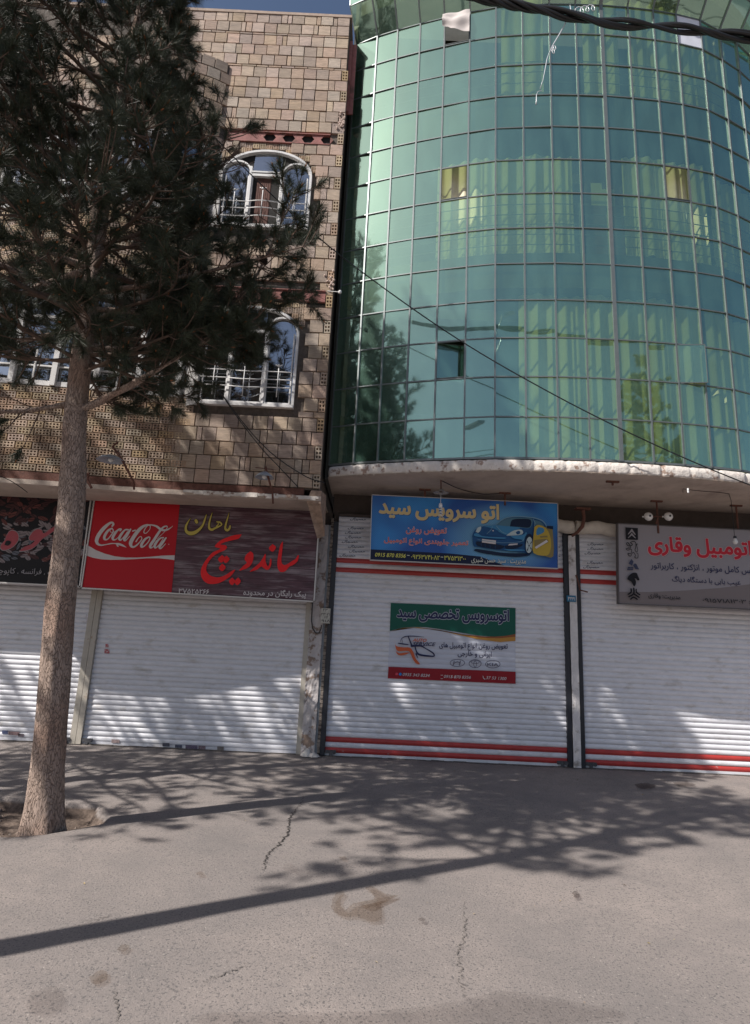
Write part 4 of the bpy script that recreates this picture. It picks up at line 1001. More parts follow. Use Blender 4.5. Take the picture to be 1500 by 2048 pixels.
for P in sand:
    c = (sum(p[0] for p in P) / len(P), sum(p[1] for p in P) / len(P)); S.poly(P, RED, 'lettering', smooth=3)
S.text('۳۷۵۲۵۲۶۶', 358, 1186.5, 419, 1189, 9.5, OFFW, .012); S.text('پیک رایگان در محدوده', 487, 1194.5, 612, 1198.5, 17, OFFW, .012)
# --- coffee sign at the left edge
t_ = thing('shop_sign', 'black coffee sign with printed beans and pink lettering behind the pine trunk', 'sign', (-4.7, -.5, 2.1))
S = Sign(-.50, t_)
panel(t_, [(-160, 976), (183, 993), (160, 1173), (-190, 1156)], -.50, .08, flat('sign_black', (0.010, 0.009, 0.012)), mat('pale_frame', (.55, .52, .50)), .018)
beanm = [flat('bean_brown', (0.15, 0.05, 0.045)), flat('bean_dark', (0.07, 0.028, 0.03)), flat('bean_pale', (0.26, 0.22, 0.23)), flat('bean_grey', (0.14, 0.15, 0.18))]
rb = random.Random(4); bl = [[], [], [], []]; seam = []
for i in range(330):
    x, y = rb.uniform(-150, 172), rb.uniform(988, 1122)
    if y > 1124 - abs(x - 60) * .02: continue
    a, b, th = rb.uniform(6, 11), rb.uniform(2.6, 4.4), rb.gauss(-.1, .6)
    P = [(x + a * math.cos(q) * math.cos(th) - b * math.sin(q) * math.sin(th), y + a * math.cos(q) * math.sin(th) + b * math.sin(q) * math.cos(th)) for q in [k * .5236 for k in range(12)]]
    hi_ = 2 if y > 1045 and rb.random() < .55 else (3 if rb.random() < .3 and y > 1030 else rb.choice([0, 1, 1])); lay = S.Y - .001 - .000015 * i
    mb = (P, hi_, lay); bl[hi_].append(mb); seam.append(([(x + a * .85 * k * math.cos(th) - .5 * b * math.sin(k * 2) * math.sin(th), y + a * .85 * k * math.sin(th) + .5 * b * math.sin(k * 2) * math.cos(th)) for k in (-1, -.5, 0, .5, 1)], lay - .000006))
for q in range(4):
    mb = MB()
    for P, _, lay in bl[q]: mb.add([(S.w(*p)[0], lay, S.w(*p)[1]) for p in P], [tuple(range(12))])
    mb.build('printed_beans', beanm[q], t_, kind='stuff')
mb = MB()
for P, lay in seam:
    v = [(S.w(p[0], p[1] - .5)[0], lay, S.w(p[0], p[1] - .5)[1]) for p in P] + [(S.w(p[0], p[1] + .5)[0], lay, S.w(p[0], p[1] + .5)[1]) for p in P]; mb.add(v, [(k, 5 + k, 6 + k, k + 1) for k in range(4)])
mb.build('printed_seams', flat('sign_black', (0.010, 0.009, 0.012)), t_, kind='stuff'); S.n = 4
def bp2(L): return [(u / 7.895, 980 + v / 7.895) for u, v in L]
PINK = flat('print_pink', (0.42, 0.09, 0.11)); GR = flat('print_grey', (0.35, 0.33, 0.35))
for L in ([(150, 660), (200, 640), (270, 670), (300, 740), (280, 820), (220, 890), (130, 940), (50, 950), (15, 910), (30, 860), (80, 800), (110, 720)],
          [(470, 740), (540, 650), (610, 620), (670, 640), (700, 690), (830, 600), (1000, 520), (1020, 560), (860, 650), (760, 720), (670, 780), (600, 860), (540, 910), (450, 950), (320, 965), (400, 900), (500, 860), (560, 800), (500, 800), (470, 780)]):
    c = (sum(p[0] for p in L) / len(L), sum(p[1] for p in L) / len(L)); g2 = [(c[0] + (p[0] - c[0]) * 1.06, c[1] + (p[1] - c[1]) * 1.06) for p in L]
    S.poly(bp2(g2), GR, 'lettering', smooth=3); S.poly(bp2(L), PINK, 'lettering', smooth=3)
S.poly(bp2([(80, 870), (110, 805), (170, 808), (180, 840), (140, 880)]), BLK, 'lettering', smooth=3)
S.text('سرد . ترک . فرانسه . کاپوچینو . کافی', -60, 1149, 156, 1156, 16, GR, .0)
# --- blue auto service sign
t_ = thing('shop_sign', 'blue sign with a printed blue car and yellow oil can above the middle shutter', 'sign', (1.3, -.47, 2.7))
YBL = -.47; S = Sign(YBL, t_)
m, n, l, b = mat_nodes('sign_blue'); b.inputs['Roughness'].default_value = .4
geo = n.new('ShaderNodeNewGeometry'); sp_ = n.new('ShaderNodeSeparateXYZ'); l.new(geo.outputs['Position'], sp_.inputs[0])
def mth(op, a, b_=None):
    q = n.new('ShaderNodeMath'); q.operation = op
    for i, v in enumerate((a, b_)):
        if v is None: continue
        if isinstance(v, (int, float)): q.inputs[i].default_value = v
        else: l.new(v, q.inputs[i])
    return q.outputs[0]
# printed artwork: pale glow behind the car, soft blue blobs, fine dot grid
gx = mth('SUBTRACT', sp_.outputs[0], 1.85); gz = mth('SUBTRACT', sp_.outputs[2], 3.15); rr_ = mth('ADD', mth('POWER', mth('ABSOLUTE', gx), 2.0), mth('MULTIPLY', mth('POWER', mth('ABSOLUTE', gz), 2.0), 2.2))
glow = n.new('ShaderNodeMapRange'); glow.inputs[1].default_value = .0; glow.inputs[2].default_value = .75; glow.inputs[3].default_value = 1; glow.inputs[4].default_value = 0; l.new(rr_, glow.inputs[0])
nz_ = n.new('ShaderNodeTexNoise'); nz_.inputs['Scale'].default_value = 1.6; nz_.inputs['Detail'].default_value = 1; l.new(geo.outputs['Position'], nz_.inputs['Vector'])
bl1 = n.new('ShaderNodeMix'); bl1.data_type = 'RGBA'; bl1.inputs[6].default_value = (0.012, 0.085, 0.36, 1); bl1.inputs[7].default_value = (0.03, 0.24, 0.62, 1)
mr = n.new('ShaderNodeMapRange'); mr.inputs[1].default_value = .42; mr.inputs[2].default_value = .68; l.new(nz_.outputs[0], mr.inputs[0]); l.new(mr.outputs[0], bl1.inputs[0])
bl2 = n.new('ShaderNodeMix'); bl2.data_type = 'RGBA'; bl2.inputs[7].default_value = (0.20, 0.48, 0.66, 1); l.new(bl1.outputs[2], bl2.inputs[6]); l.new(mth('MULTIPLY', glow.outputs[0], .8), bl2.inputs[0])
gd = mth('MULTIPLY', mth('SINE', mth('MULTIPLY', sp_.outputs[0], 190.0)), mth('SINE', mth('MULTIPLY', sp_.outputs[2], 190.0))); gd2 = mth('ADD', mth('MULTIPLY', gd, .10), 1.0)
vs_ = n.new('ShaderNodeVectorMath'); vs_.operation = 'SCALE'; l.new(bl2.outputs[2], vs_.inputs[0]); l.new(gd2, vs_.inputs['Scale']); l.new(vs_.outputs[0], b.inputs['Base Color'])
panel(t_, [(744, 990), (1115, 1007), (1116, 1137), (740, 1120)], YBL, .05, m, mat('pale_frame', (.55, .52, .50)), .010)
S.poly([(740.5, 1098.5), (900, 1107), (960, 1113), (1000, 1128), (1010, 1131.5), (740.5, 1119)], flat('sign_darkband', (0.012, 0.018, 0.05)))
ORG = flat('print_shadow', (0.02, 0.02, 0.06))
S.text('اتو سرویس سید', 757, 1036, 998, 1049, 40, CREAM, .022, shadow=ORG, outline=.010, om=flat('print_goldlight', (0.74, 0.66, 0.45)), space=.95)
S.text('تعویض روغن', 812, 1068, 893, 1071, 15, PINKRED, .004, outline=.035, om=flat('print_pinkwhite', (0.72, 0.60, 0.64)))
S.text('تعمیر جلوبندی انواع اتومبیل', 768, 1089, 936, 1096, 15, PINKRED, .004, outline=.035, om=flat('print_pinkwhite', (0.72, 0.60, 0.64)))
YL2 = flat('print_lemon', (0.72, 0.70, 0.16)); WL = flat('print_palewhite', (0.72, 0.74, 0.66))
S.text('0915 870 8356', 750, 1113.5, 811, 1116, 8, YL2, .015, .2, rtl=False); S.text('–', 814, 1111.5, 819, 1112, 1.2, WL, rtl=False)
S.text('۰۹۳۶۳۷۴۱۰۸۲', 822, 1118, 879, 1120.5, 9, YL2, .008); S.text('–', 881, 1115, 886, 1115.3, 1.2, WL, rtl=False); S.text('۳۷۵۳۱۳۰۰', 888, 1120.5, 931, 1122.5, 9, YL2, .008)
S.text('مدیریت : سید حسن شیری', 942, 1127, 1051, 1131, 13, WL, .006, outline=.018, om=ORG)
def cp_(*L): return [(930 + u / 7.895, 1010 + v / 7.895) for u, v in L]
CB = flat('car_blue', (0.02, 0.09, 0.24), .3); CB2 = flat('car_blue_light', (0.06, 0.24, 0.45), .3); CD = flat('car_dark', (0.008, 0.016, 0.045), .3); CG = flat('car_glass', (0.09, 0.20, 0.28), .3); CW = flat('car_light', (0.50, 0.60, 0.62), .3)
S.poly(cp_((130, 720), (200, 700), (600, 760), (950, 770), (1010, 800), (800, 825), (500, 800), (250, 760)), CD, 'printed_car', 4)
S.poly(cp_((110, 500), (130, 440), (180, 380), (300, 340), (480, 325), (560, 260), (650, 215), (800, 198), (960, 205), (1100, 225), (1200, 265), (1270, 350), (1280, 450), (1060, 560), (1050, 740), (1000, 790), (930, 760), (700, 735), (480, 715), (200, 670), (130, 650)), CB, 'printed_car', 4)
S.poly(cp_((480, 325), (570, 262), (660, 220), (800, 205), (960, 212), (1060, 235), (1020, 365), (900, 365), (700, 345)), CG, 'printed_car', 3)
S.poly(cp_((700, 345), (740, 240), (900, 225), (1030, 245), (1010, 360), (860, 355)), CD, 'printed_car', 3)
S.poly(cp_((1090, 245), (1180, 270), (1240, 340), (1100, 340)), CG, 'printed_car', 3)
S.poly(cp_((480, 325), (620, 340), (860, 365), (760, 420), (640, 480), (400, 370), (300, 350)), CB2, 'printed_car', 4)
S.poly(cp_((300, 400), (400, 370), (520, 420), (480, 490), (330, 480)), CB, 'printed_car', 4)
S.poly(cp_((160, 430), (190, 370), (245, 350), (240, 400), (205, 445)), CW, 'printed_car', 3)
S.poly(cp_((640, 490), (740, 420), (860, 395), (905, 430), (880, 475), (760, 490)), CW, 'printed_car', 3)
S.poly(cp_((790, 440), (830, 415), (860, 430), (850, 465), (810, 470)), CB, 'printed_car', 3)
S.poly(cp_((170, 580), (380, 610), (600, 650), (580, 690), (480, 705), (190, 650)), CD, 'printed_car', 3)
S.poly(cp_((620, 650), (840, 620), (900, 640), (800, 690), (640, 700)), CD, 'printed_car', 3)
S.poly(cp_((690, 622), (820, 615), (815, 640), (665, 648)), OFFW, 'printed_car'); S.poly(cp_((260, 545), (478, 570), (474, 628), (255, 600)), OFFW, 'printed_car')
S.poly(cp_((590, 705), (880, 712), (920, 730), (700, 735)), CB2, 'printed_car', 3)
S.poly(cp_((935, 600), (960, 490), (1010, 465), (1050, 510), (1065, 620), (1040, 750), (990, 785), (945, 740)), CD, 'printed_car', 4)
S.poly(cp_((945, 640), (965, 545), (1010, 515), (1045, 570), (1045, 680), (1020, 750), (980, 765), (950, 720)), CW, 'printed_car', 4)
S.polys([cp_((990, 640), (960, 590), (970, 570)), cp_((1000, 640), (1035, 580), (1040, 600)), cp_((990, 660), (960, 720), (975, 740)), cp_((1002, 660), (1035, 700), (1025, 720)), cp_((985, 640), (1005, 640), (1005, 665), (985, 665))], CD, 'printed_car')
S.poly(cp_((130, 470), (180, 455), (260, 500), (400, 515), (620, 525), (600, 545), (400, 535), (240, 520), (140, 500)), CB2, 'printed_car', 3)
S.poly(cp_((700, 500), (900, 480), (940, 440), (960, 460), (930, 520), (900, 600), (880, 560), (760, 540)), CB2, 'printed_car', 3)
S.brush([[(470, 320, 6), (560, 258, 10), (660, 212, 10), (800, 196, 8), (960, 204, 10), (1100, 224, 12), (1210, 268, 12), (1275, 355, 8)], [(1062, 240, 8), (1085, 300, 10), (1078, 345, 8)], [(640, 470, 5), (560, 430, 7), (480, 345, 8)], [(330, 470, 5), (400, 400, 7), (420, 350, 5)], [(190, 560, 5), (400, 590, 6), (600, 610, 5), (860, 590, 6), (920, 540, 5)]], flat('car_highlight', (0.22, 0.40, 0.52)), 'printed_car', (930, 1010), 7.895)
S.poly(cp_((415, 418), (430, 408), (442, 420), (428, 434)), OFFW, 'printed_car', 0)
S.brush([[(240, 620, 5), (245, 660, 5)], [(300, 628, 5), (305, 675, 5)], [(380, 640, 5), (382, 690, 5)], [(460, 650, 5), (462, 700, 5)], [(700, 655, 4), (860, 632, 4)]], flat('car_blue', (0.02, 0.09, 0.24)), 'printed_car', (930, 1010), 7.895)
OC = flat('can_ochre', (0.50, 0.36, 0.06)); OC2 = flat('can_shade', (0.25, 0.20, 0.08))
S.poly(cp_((1240, 360), (1360, 395), (1380, 700), (1370, 820), (1330, 845), (1060, 770), (1060, 560), (1100, 420)), OC2, 'printed_oil_can', 0)
S.poly(cp_((1075, 360), (1130, 330), (1220, 355), (1290, 430), (1330, 560), (1330, 700), (1270, 810), (1060, 770), (1055, 560)), OC, 'printed_oil_can', 3)
S.poly(cp_((1105, 420), (1135, 370), (1210, 380), (1228, 430), (1190, 465), (1110, 490)), CB2, 'printed_oil_can', 3)
S.poly(cp_((1265, 345), (1365, 348), (1365, 400), (1270, 385)), CD, 'printed_oil_can'); S.poly(cp_((1160, 505), (1275, 500), (1278, 525), (1165, 530)), OC2, 'printed_oil_can')
S.poly(cp_((1070, 570), (1250, 550), (1290, 600), (1200, 640), (1090, 700)), OC2, 'printed_oil_can', 3); S.poly(cp_((1075, 680), (1260, 565), (1285, 595), (1100, 705)), OFFW, 'printed_oil_can')
# --- grey sign
t_ = thing('shop_sign', 'grey sign with red lettering and five black car emblems above the right shutter', 'sign', (5.2, -.42, 2.3))
YG = -.42; S = Sign(YG, t_)
panel(t_, [(1235, 1047), (1700, 1070), (1700, 1228), (1237, 1207)], YG, .05, flat('sign_grey', (0.31, 0.29, 0.31)), mat('dark_edge', (.10, .09, .09), .5), .012)
S.poly([(1238.5, 1183.5), (1300, 1184), (1370, 1181), (1440, 1176), (1520, 1166), (1700, 1150), (1700, 1227), (1238.5, 1205.5)], flat('sign_taupe', (0.215, 0.185, 0.185)))
ERED = flat('emblem_red', (0.55, 0.03, 0.05)); PKW = flat('print_pinkwhite2', (0.62, 0.45, 0.47))
S.text('گاه اتومبیل وقاری', 1296, 1111, 1560, 1124, 44, ERED, .03, shadow=BLK, outline=.022, om=PKW, space=.95)
S.text('سرویس کامل موتور ، انژکتور ، کاربراتور', 1301, 1140, 1530, 1152, 16, NAVY, .006); S.text('عیب یابی با دستگاه دیاگ', 1344, 1166, 1481, 1173, 15, NAVY, .006)
S.text('مدیریت: وقاری', 1296, 1197, 1360, 1202, 12, BLK, .006, outline=.012, om=flat('sign_grey', (.4, .4, .4))); S.text('مراد: ۰۹۱۵۷۱۸۱۳۰۳', 1404, 1207, 1530, 1212, 11, BLK, .006, outline=.012, om=flat('sign_grey', (.4, .4, .4)))
def gp_(*L): return [(1235 + u / 12.8, 1045 + v / 12.8) for u, v in L]
S.poly(gp_((190, 130), (505, 150), (510, 450), (200, 440)), BLK, 'emblem')
SG = flat('sign_grey', (0.31, 0.29, 0.31))
S.polys([gp_((240, 315), (350, 165), (455, 320), (430, 320), (350, 240), (265, 310)), gp_((245, 410), (350, 270), (460, 410), (435, 410), (350, 335), (265, 405))], SG, 'emblem')
S.brush([[(310, 520, 16), (360, 495, 18), (420, 495, 18), (450, 540, 18), (450, 640, 18), (430, 710, 16), (470, 760, 14), (500, 710, 14), (480, 620, 14), (470, 560, 20), (500, 560, 16)], [(310, 520, 14), (360, 560, 22), (340, 600, 20), (300, 590, 18), (250, 525, 22), (210, 545, 16), (250, 600, 20), (300, 610, 16), (320, 660, 16), (260, 660, 20), (205, 680, 16), (240, 715, 16), (330, 690, 14), (345, 730, 14), (320, 800, 14), (250, 800, 20), (270, 850, 18), (320, 865, 16), (350, 800, 12), (390, 770, 14), (440, 850, 14), (420, 890, 18), (450, 915, 18), (500, 905, 16), (500, 800, 14), (460, 790, 10)]], BLK, 'emblem', (1235, 1045), 12.8)
S.polys([gp_((340, 940), (390, 1010), (345, 1110), (265, 1050)), gp_((425, 1050), (465, 1075), (530, 1205), (440, 1200), (380, 1100)), gp_((255, 1140), (385, 1150), (380, 1185), (235, 1180)), gp_((232, 1190), (380, 1195), (378, 1228), (222, 1225))], flat('emblem_blue', (.05, .06, .11)), 'emblem')
S.poly(gp_((230, 1460), (250, 1390), (320, 1320), (390, 1290), (470, 1300), (500, 1370), (540, 1460), (520, 1485), (480, 1480), (455, 1440), (420, 1440), (450, 1510), (440, 1600), (400, 1640), (370, 1590), (330, 1520), (280, 1490)), BLK, 'emblem', 3)
S.brush([[(325, 1705, 40), (325, 1790, 40), (250, 1840, 36)], [(392, 1690, 40), (392, 1830, 40), (270, 1900, 36)], [(392, 1830, 40), (530, 1920, 36)], [(455, 1715, 34), (460, 1790, 34), (545, 1850, 34)], [(315, 1965, 34), (390, 1915, 38), (480, 1970, 34)]], BLK, 'emblem', (1235, 1045), 12.8, k=2)
# --- printed poster on the middle shutter
t_ = thing('poster', 'green, white and red printed poster stuck on the middle shutter', 'poster', (1.25, -.02, 1.1))
YP = -.022; S = Sign(YP, t_)
def corr(L, nm, mt_, y):                                        # poster follows the ribs of the slats: strips stepping in depth
    mb = MB(); q = [S.w(*p) for p in L]; (xa, za), (xb, zb), (xc, zc), (xd, zd) = q; n_ = 62; vs = []
    for j in range(n_ + 1):
        t = j / n_; z1 = lerp(zd, za, t); z2 = lerp(zc, zb, t); ph = (((z1 + z2) / 2 - .037) / SH) % 1
        oy = .010 * (1 - math.sin(math.pi * ph) ** .7)
        vs += [(lerp(xd, xa, t), y + oy, z1), (lerp(xc, xb, t), y + oy, z2)]
    mb.add(vs, [(2 * j, 2 * j + 1, 2 * j + 3, 2 * j + 2) for j in range(n_)]); return mb.build(nm, mt_, t_)
corr([(782, 1206), (1031, 1216), (1031, 1368), (775, 1357)], 'sheet', flat('poster_white', (0.60, 0.62, 0.70)), YP + .004)
PG = flat('poster_green', (0.012, 0.105, 0.075)); PR = flat('poster_red', (0.30, 0.015, 0.025)); OG = flat('poster_orange', (0.52, 0.26, 0.06)); OG2 = flat('poster_brown', (0.30, 0.10, 0.04))
def pq(u, v): return (700 + u * .3, 950 + v * .3)
S.poly([pq(*p) for p in [(265, 1042), (350, 1020), (450, 1015), (600, 1035), (750, 1065), (900, 1080), (1000, 1075), (1103, 1060), (1103, 1106), (1000, 1114), (850, 1095), (700, 1060), (560, 1030), (420, 1018), (330, 1024)]], OG, 'print')
S.poly([pq(*p) for p in [(450, 1015), (600, 1035), (750, 1062), (900, 1078), (1000, 1074), (1103, 1058), (1103, 1078), (1000, 1088), (880, 1085), (720, 1058), (580, 1030)]], OG2, 'print')
S.poly([pq(*p) for p in [(272, 853), (1103, 887), (1103, 1060), (1040, 1072), (960, 1078), (850, 1070), (720, 1048), (600, 1027), (500, 1014), (420, 1013), (340, 1020), (265, 1040)]], PG, 'print')
S.poly([(777, 1333.5), (1031, 1343.5), (1031, 1367.5), (775.5, 1356.5)], PR, 'print')
S.text('اتوسرویس تخصصی سید', 793, 1242, 1018, 1250, 31, NAVY, .03, outline=.026, om=flat('poster_white', (.6, .62, .7)), space=.95)
S.text('تعویض روغن انواع اتومبیل های', 878, 1300, 1015, 1303, 16, NAVY, .014); S.text('ایرانی و خارجی', 915, 1314.5, 983, 1317, 14, NAVY, .014)
ORN = flat('poster_vermilion', (0.62, 0.13, 0.05))
S.text('AUTO', 825, 1283, 853, 1284, 6.5, ORN, .03, .3, rtl=False); S.text('SERVICE', 825, 1291, 871, 1292.5, 7.5, NAVY, .02, .3, rtl=False)
def lp(L): return [(770 + u / 5.66, 1260 + v / 5.66) for u, v in L]
S.poly(lp([(105, 115), (125, 180), (200, 195), (280, 200), (320, 250), (345, 320), (395, 385), (350, 378), (310, 320), (280, 250), (240, 235), (160, 240), (125, 215)]), ORN, 'logo', 3)
S.poly(lp([(120, 235), (160, 262), (220, 255), (275, 255), (240, 275), (180, 288), (140, 275)]), ORN, 'logo', 3)
S.brush([[(175, 130, 5), (190, 95, 8), (240, 72, 10), (330, 70, 10), (440, 80, 3)], [(195, 150, 4), (195, 110, 4)], [(262, 75, 12), (280, 120, 14), (300, 170, 18)], [(150, 150, 12), (200, 158, 14), (260, 165, 10)], [(300, 180, 26), (400, 180, 18), (460, 210, 12), (540, 260, 16), (550, 295, 14), (470, 292, 20), (380, 275, 22), (350, 230, 14), (340, 190, 14)], [(350, 270, 16), (372, 320, 5)], [(300, 175, 10), (420, 178, 8), (540, 172, 2)]], NAVY, 'logo', (770, 1260), 5.66)
EM = flat('emblem_grey', (.12, .12, .17))
def ring(cx, cy, rx, ry, w_): return [(cx + rx * math.cos(k * .3927 + .1), cy + ry * math.sin(k * .3927 + .1), w_) for k in range(17)]
S.brush([ring(816, 372, 82, 40, 7), [(780, 350, 9), (770, 395, 11)], [(850, 350, 9), (838, 398, 11)], [(775, 378, 9), (815, 360, 9), (850, 372, 9)],
         ring(1016, 380, 68, 45, 7), ring(1016, 362, 48, 16, 6), ring(1016, 385, 16, 34, 6), ring(1215, 386, 82, 42, 7)], EM, 'car_emblem', (770, 1260), 5.66)
S.text('KIA', 973.5, 1331.5, 996.5, 1332.5, 6, EM, .03, rtl=False)
PW = flat('poster_textwhite', (.62, .55, .57))
S.text('0935 343 8234', 805, 1351.5, 859, 1354, 6, PW, .012, .25, rtl=False); S.text('0915 870 8356', 887, 1355.5, 941, 1357.5, 6, PW, .012, .25, rtl=False); S.text('37 53 1300', 971, 1358, 1012, 1360, 6, PW, .012, .25, rtl=False)
for x, y, c in ((793, 1347.5, (.45, .05, .08)), (800.5, 1348, (.03, .18, .5))):
    S.poly([(x + 3 * math.cos(k), y + 3 * math.sin(k)) for k in np.arange(0, 6.2, .52)], flat('dot_%d' % int(x), c), 'print')
S.brush([[(965, 1352, 1.4), (966, 1356, 1.3), (969, 1358, 1.6)], [(881, 1350, .8), (885, 1350, .8)], [(881, 1357, .8), (885, 1357, .8)]], PW, 'print')
# --- slat brand print, repeated on the upper slats of the two right shutters
def slat_print(parent, xa, xb, ks, seed):
    v, f = raw_text(shape('حصیرال'), .02, .45); a = np.array(v); lo, hi = a.min(0), a.max(0); rr = random.Random(seed); mb = MB()
    for k in ks:
        x = xa + rr.uniform(0, .2); z = .037 + SH * k + .014
        while x < xb:
            w_ = .25
            mb.add([(x + (p[0] - lo[0]) / (hi[0] - lo[0]) * w_, -.0195, z + (p[1] - lo[1]) / (hi[1] - lo[1]) * .052) for p in v], f); x += .31
    mb.build('slat_print', flat('ink_blue', (.09, .11, .16)), parent)
slat_print(S2, -.54, -.22, (39, 40, 41, 42, 43, 44, 45, 47), 1); slat_print(S2, 2.62, 2.75, (39, 40, 41, 43, 45), 2); slat_print(S3, 3.18, 3.5, (39, 40, 42, 43, 44), 3)
# small stickers along the bottom of the left shutters
stk = [(28, 1466, 22, 7, (.30, .20, .20)), (10, 1464, 12, 7, (.08, .10, .20)), (42, 1470, 12, 6, (.15, .12, .14)), (231, 1482, 16, 7, (.40, .30, .29)), (332, 1489, 14, 7, (.10, .10, .13)), (357, 1492, 14, 6, (.08, .09, .14)), (383, 1494, 24, 9, (.15, .12, .18)), (404, 1495, 14, 8, (.22, .16, .18)), (441, 1497, 13, 9, (.20, .18, .17))]
whr = ['striped red and blue sticker at the far left foot of the shutters', 'navy sticker at the far left foot of the shutters', 'small dark sticker just left of the pine trunk', 'reddish sticker at the left end of the sign shutter', 'small black sticker, first of the dark row under the sandwich sign', 'navy half-round sticker in the dark row under the sandwich sign', 'largest dark purple sticker at the foot of the shutter', 'purple brown sticker beside the largest dark one', 'speckled grey sticker at the right end of the sticker row']
for (x, y, w_, h, c), wl in zip(stk, whr):
    P = [(x - w_ / 2, y - h / 2), (x + w_ / 2, y - h / 2 + w_ * .055), (x + w_ / 2, y + h / 2 + w_ * .055), (x - w_ / 2, y + h / 2)]
    mb = MB(); mb.add([(PY(*p, -.02).x, -.021, PY(*p, -.02).z) for p in P], [(0, 1, 2, 3)]); mb.build('sticker', mat('sticker%d' % x, c, .6, .5, 60), None, wl, 'sticker', 'stickers along the shutter feet')
for (x0, y0, x1, y1, c, wl) in ((209, 1298, 219, 1307, (.42, .08, .09), 'red square sticker at the left edge of the sign shutter'), (172, 1229, 196, 1247, (.62, .60, .66), 'faded white paper on the shutter right of the pine trunk')):
    mb = MB(); mb.add([(PY(*p, -.02).x, -.021, PY(*p, -.02).z) for p in ((x0, y0), (x1, y0 + .5), (x1, y1), (x0, y1 - .5))], [(0, 1, 2, 3)]); o = mb.build('sticker', mat('stk%d' % x0, c, .6, .35, 50, col2=(.6, .55, .55), c2scale=40), None, wl, 'sticker')
mb = MB(); mb.add([(PY(*p, -.02).x, -.021, PY(*p, -.02).z) for p in ((211, 1288), (217, 1288), (217, 1295), (211, 1295))], [(0, 1, 2, 3)]); mb.build('sticker', mat('stk209', (.42, .08, .09)), None, 'tiny red sticker above the red square one', 'sticker')
# meter box with handwritten numbers on the middle pillar
t_ = thing('meter_box', 'pale metal box with handwritten numbers on the middle pillar', 'box', (-.66, -.1, 1.86))
m = MB(); q0, q1 = PY(641, 1246, -.13), PY(661, 1217, -.13); m.box(q0.x, -.13, q0.z, q1.x, -.04, q1.z); m.build('case', mat('box_paint', (.52, .50, .44), .6, .2, 20), t_)
S = Sign(-.13, t_)
for s_, x0, x1, y in (('۲۳', 646, 655, 1222.5), ('۲۱ ۲۳', 642.5, 659.5, 1231), ('۷۳', 648, 656, 1237), ('۹۱۸', 643, 660, 1244)): S.text(s_, x0, y, x1, y + .6, 5, BLK, .0)
m = MB(); m.tube([tuple(PY(x, y, -.09)) for x, y in [(625, 1205), (623, 1240), (625, 1256), (631, 1266), (638, 1266), (642, 1258), (643, 1250)]], .009, 6); m.build('conduit', CABLE, t_)
t_ = thing('house_number', 'small blue house number plate on the narrow right pillar', 'sign', (3.0, -.1, 2.35))
m = MB(); q0, q1 = PY(1134, 1203, -.09), PY(1151.5, 1191.5, -.09); m.box(q0.x, -.092, q0.z, q1.x, -.072, q1.z); m.build('plate', flat('plate_blue', (.03, .17, .30)), t_)
S = Sign(-.092, t_); S.text('۳۴۴۱', 1136, 1200.5, 1150, 1201.5, 7, OFFW, .02)
# ================================================================= SMALL THINGS ON THE FRONTS
# rolls of canvas between soffit and shutters
for xa, xb, lb in ((2.50, 3.05, 'white canvas roll beside the blue sign, left of the bracket'), (3.07, 3.75, 'white canvas roll between the bracket and the grey sign')):
    m = MB(); n_ = 10; pts = [(lerp(xa, xb, i / n_), -.16 + .01 * math.sin(i), 3.475 - .012 * math.sin(i * .9) - .02 * (xa > 3) * i / n_) for i in range(n_ + 1)]
    m.tube(pts, [.098 + .006 * math.sin(i * 1.7) for i in range(n_ + 1)], 18); m.build('canvas_roll', mat('canvas', (.62, .56, .48), .9, .14, 7, .4, 30), None, lb, 'awning', smooth=True)
m = MB(); q = lambda x, y, Y=-.3: tuple(PY(x, y, Y))
m.tube([q(1166, 1020), q(1168, 1035), q(1165, 1052), q(1155, 1064), q(1144, 1072)], [.028, .026, .03, .024, .02], 8); m.obox(q(1165, 1018), (.11, 0, .0), (0, .06, 0), (0, 0, .012))
m.build('bracket', RUST, None, 'rusty bracket below the soffit between the two canvas rolls', 'bracket')
m = MB(); m.tube([q(1152, 1150, -.1), q(1157, 1165, -.1), q(1160, 1180, -.1), q(1175, 1184, -.2)], .012, 6); m.build('hasp', RUST, None, 'bent steel hasp sticking out beside the right pillar', 'hasp')
# sign hangers under the soffit
def hanger(x, y, ln, lb, Y=None):
    p = PZ(x, y, ZSO); m = MB(); m.obox(p - Vector((0, 0, .012)), (.085, 0, 0), (0, .02, 0), (0, 0, .012)); m.tube([p, p - Vector((0, 0, ln))], .014, 6)
    m.build('sign_hanger', RUST, None, lb, 'hanger', 'rusty sign hangers under the soffit')
hanger(850, 978, .2, 'rusty hanger above the left half of the blue sign'); hanger(1010, 985, .2, 'rusty hanger above the printed car'); hanger(1313, 1001, .5, 'rusty hanger carrying the two round lamps'); hanger(1472, 1010, .5, 'rusty hanger at the right edge of the grey sign')
hanger(1225, 962, .06, 'short rusty stub alone on the soffit, right of the blue sign')
GL = mat('lamp_glass', (.75, .75, .74), .15, spec=.8); ENAM = mat('lamp_enamel', (.30, .29, .28), .4, .2, 20)
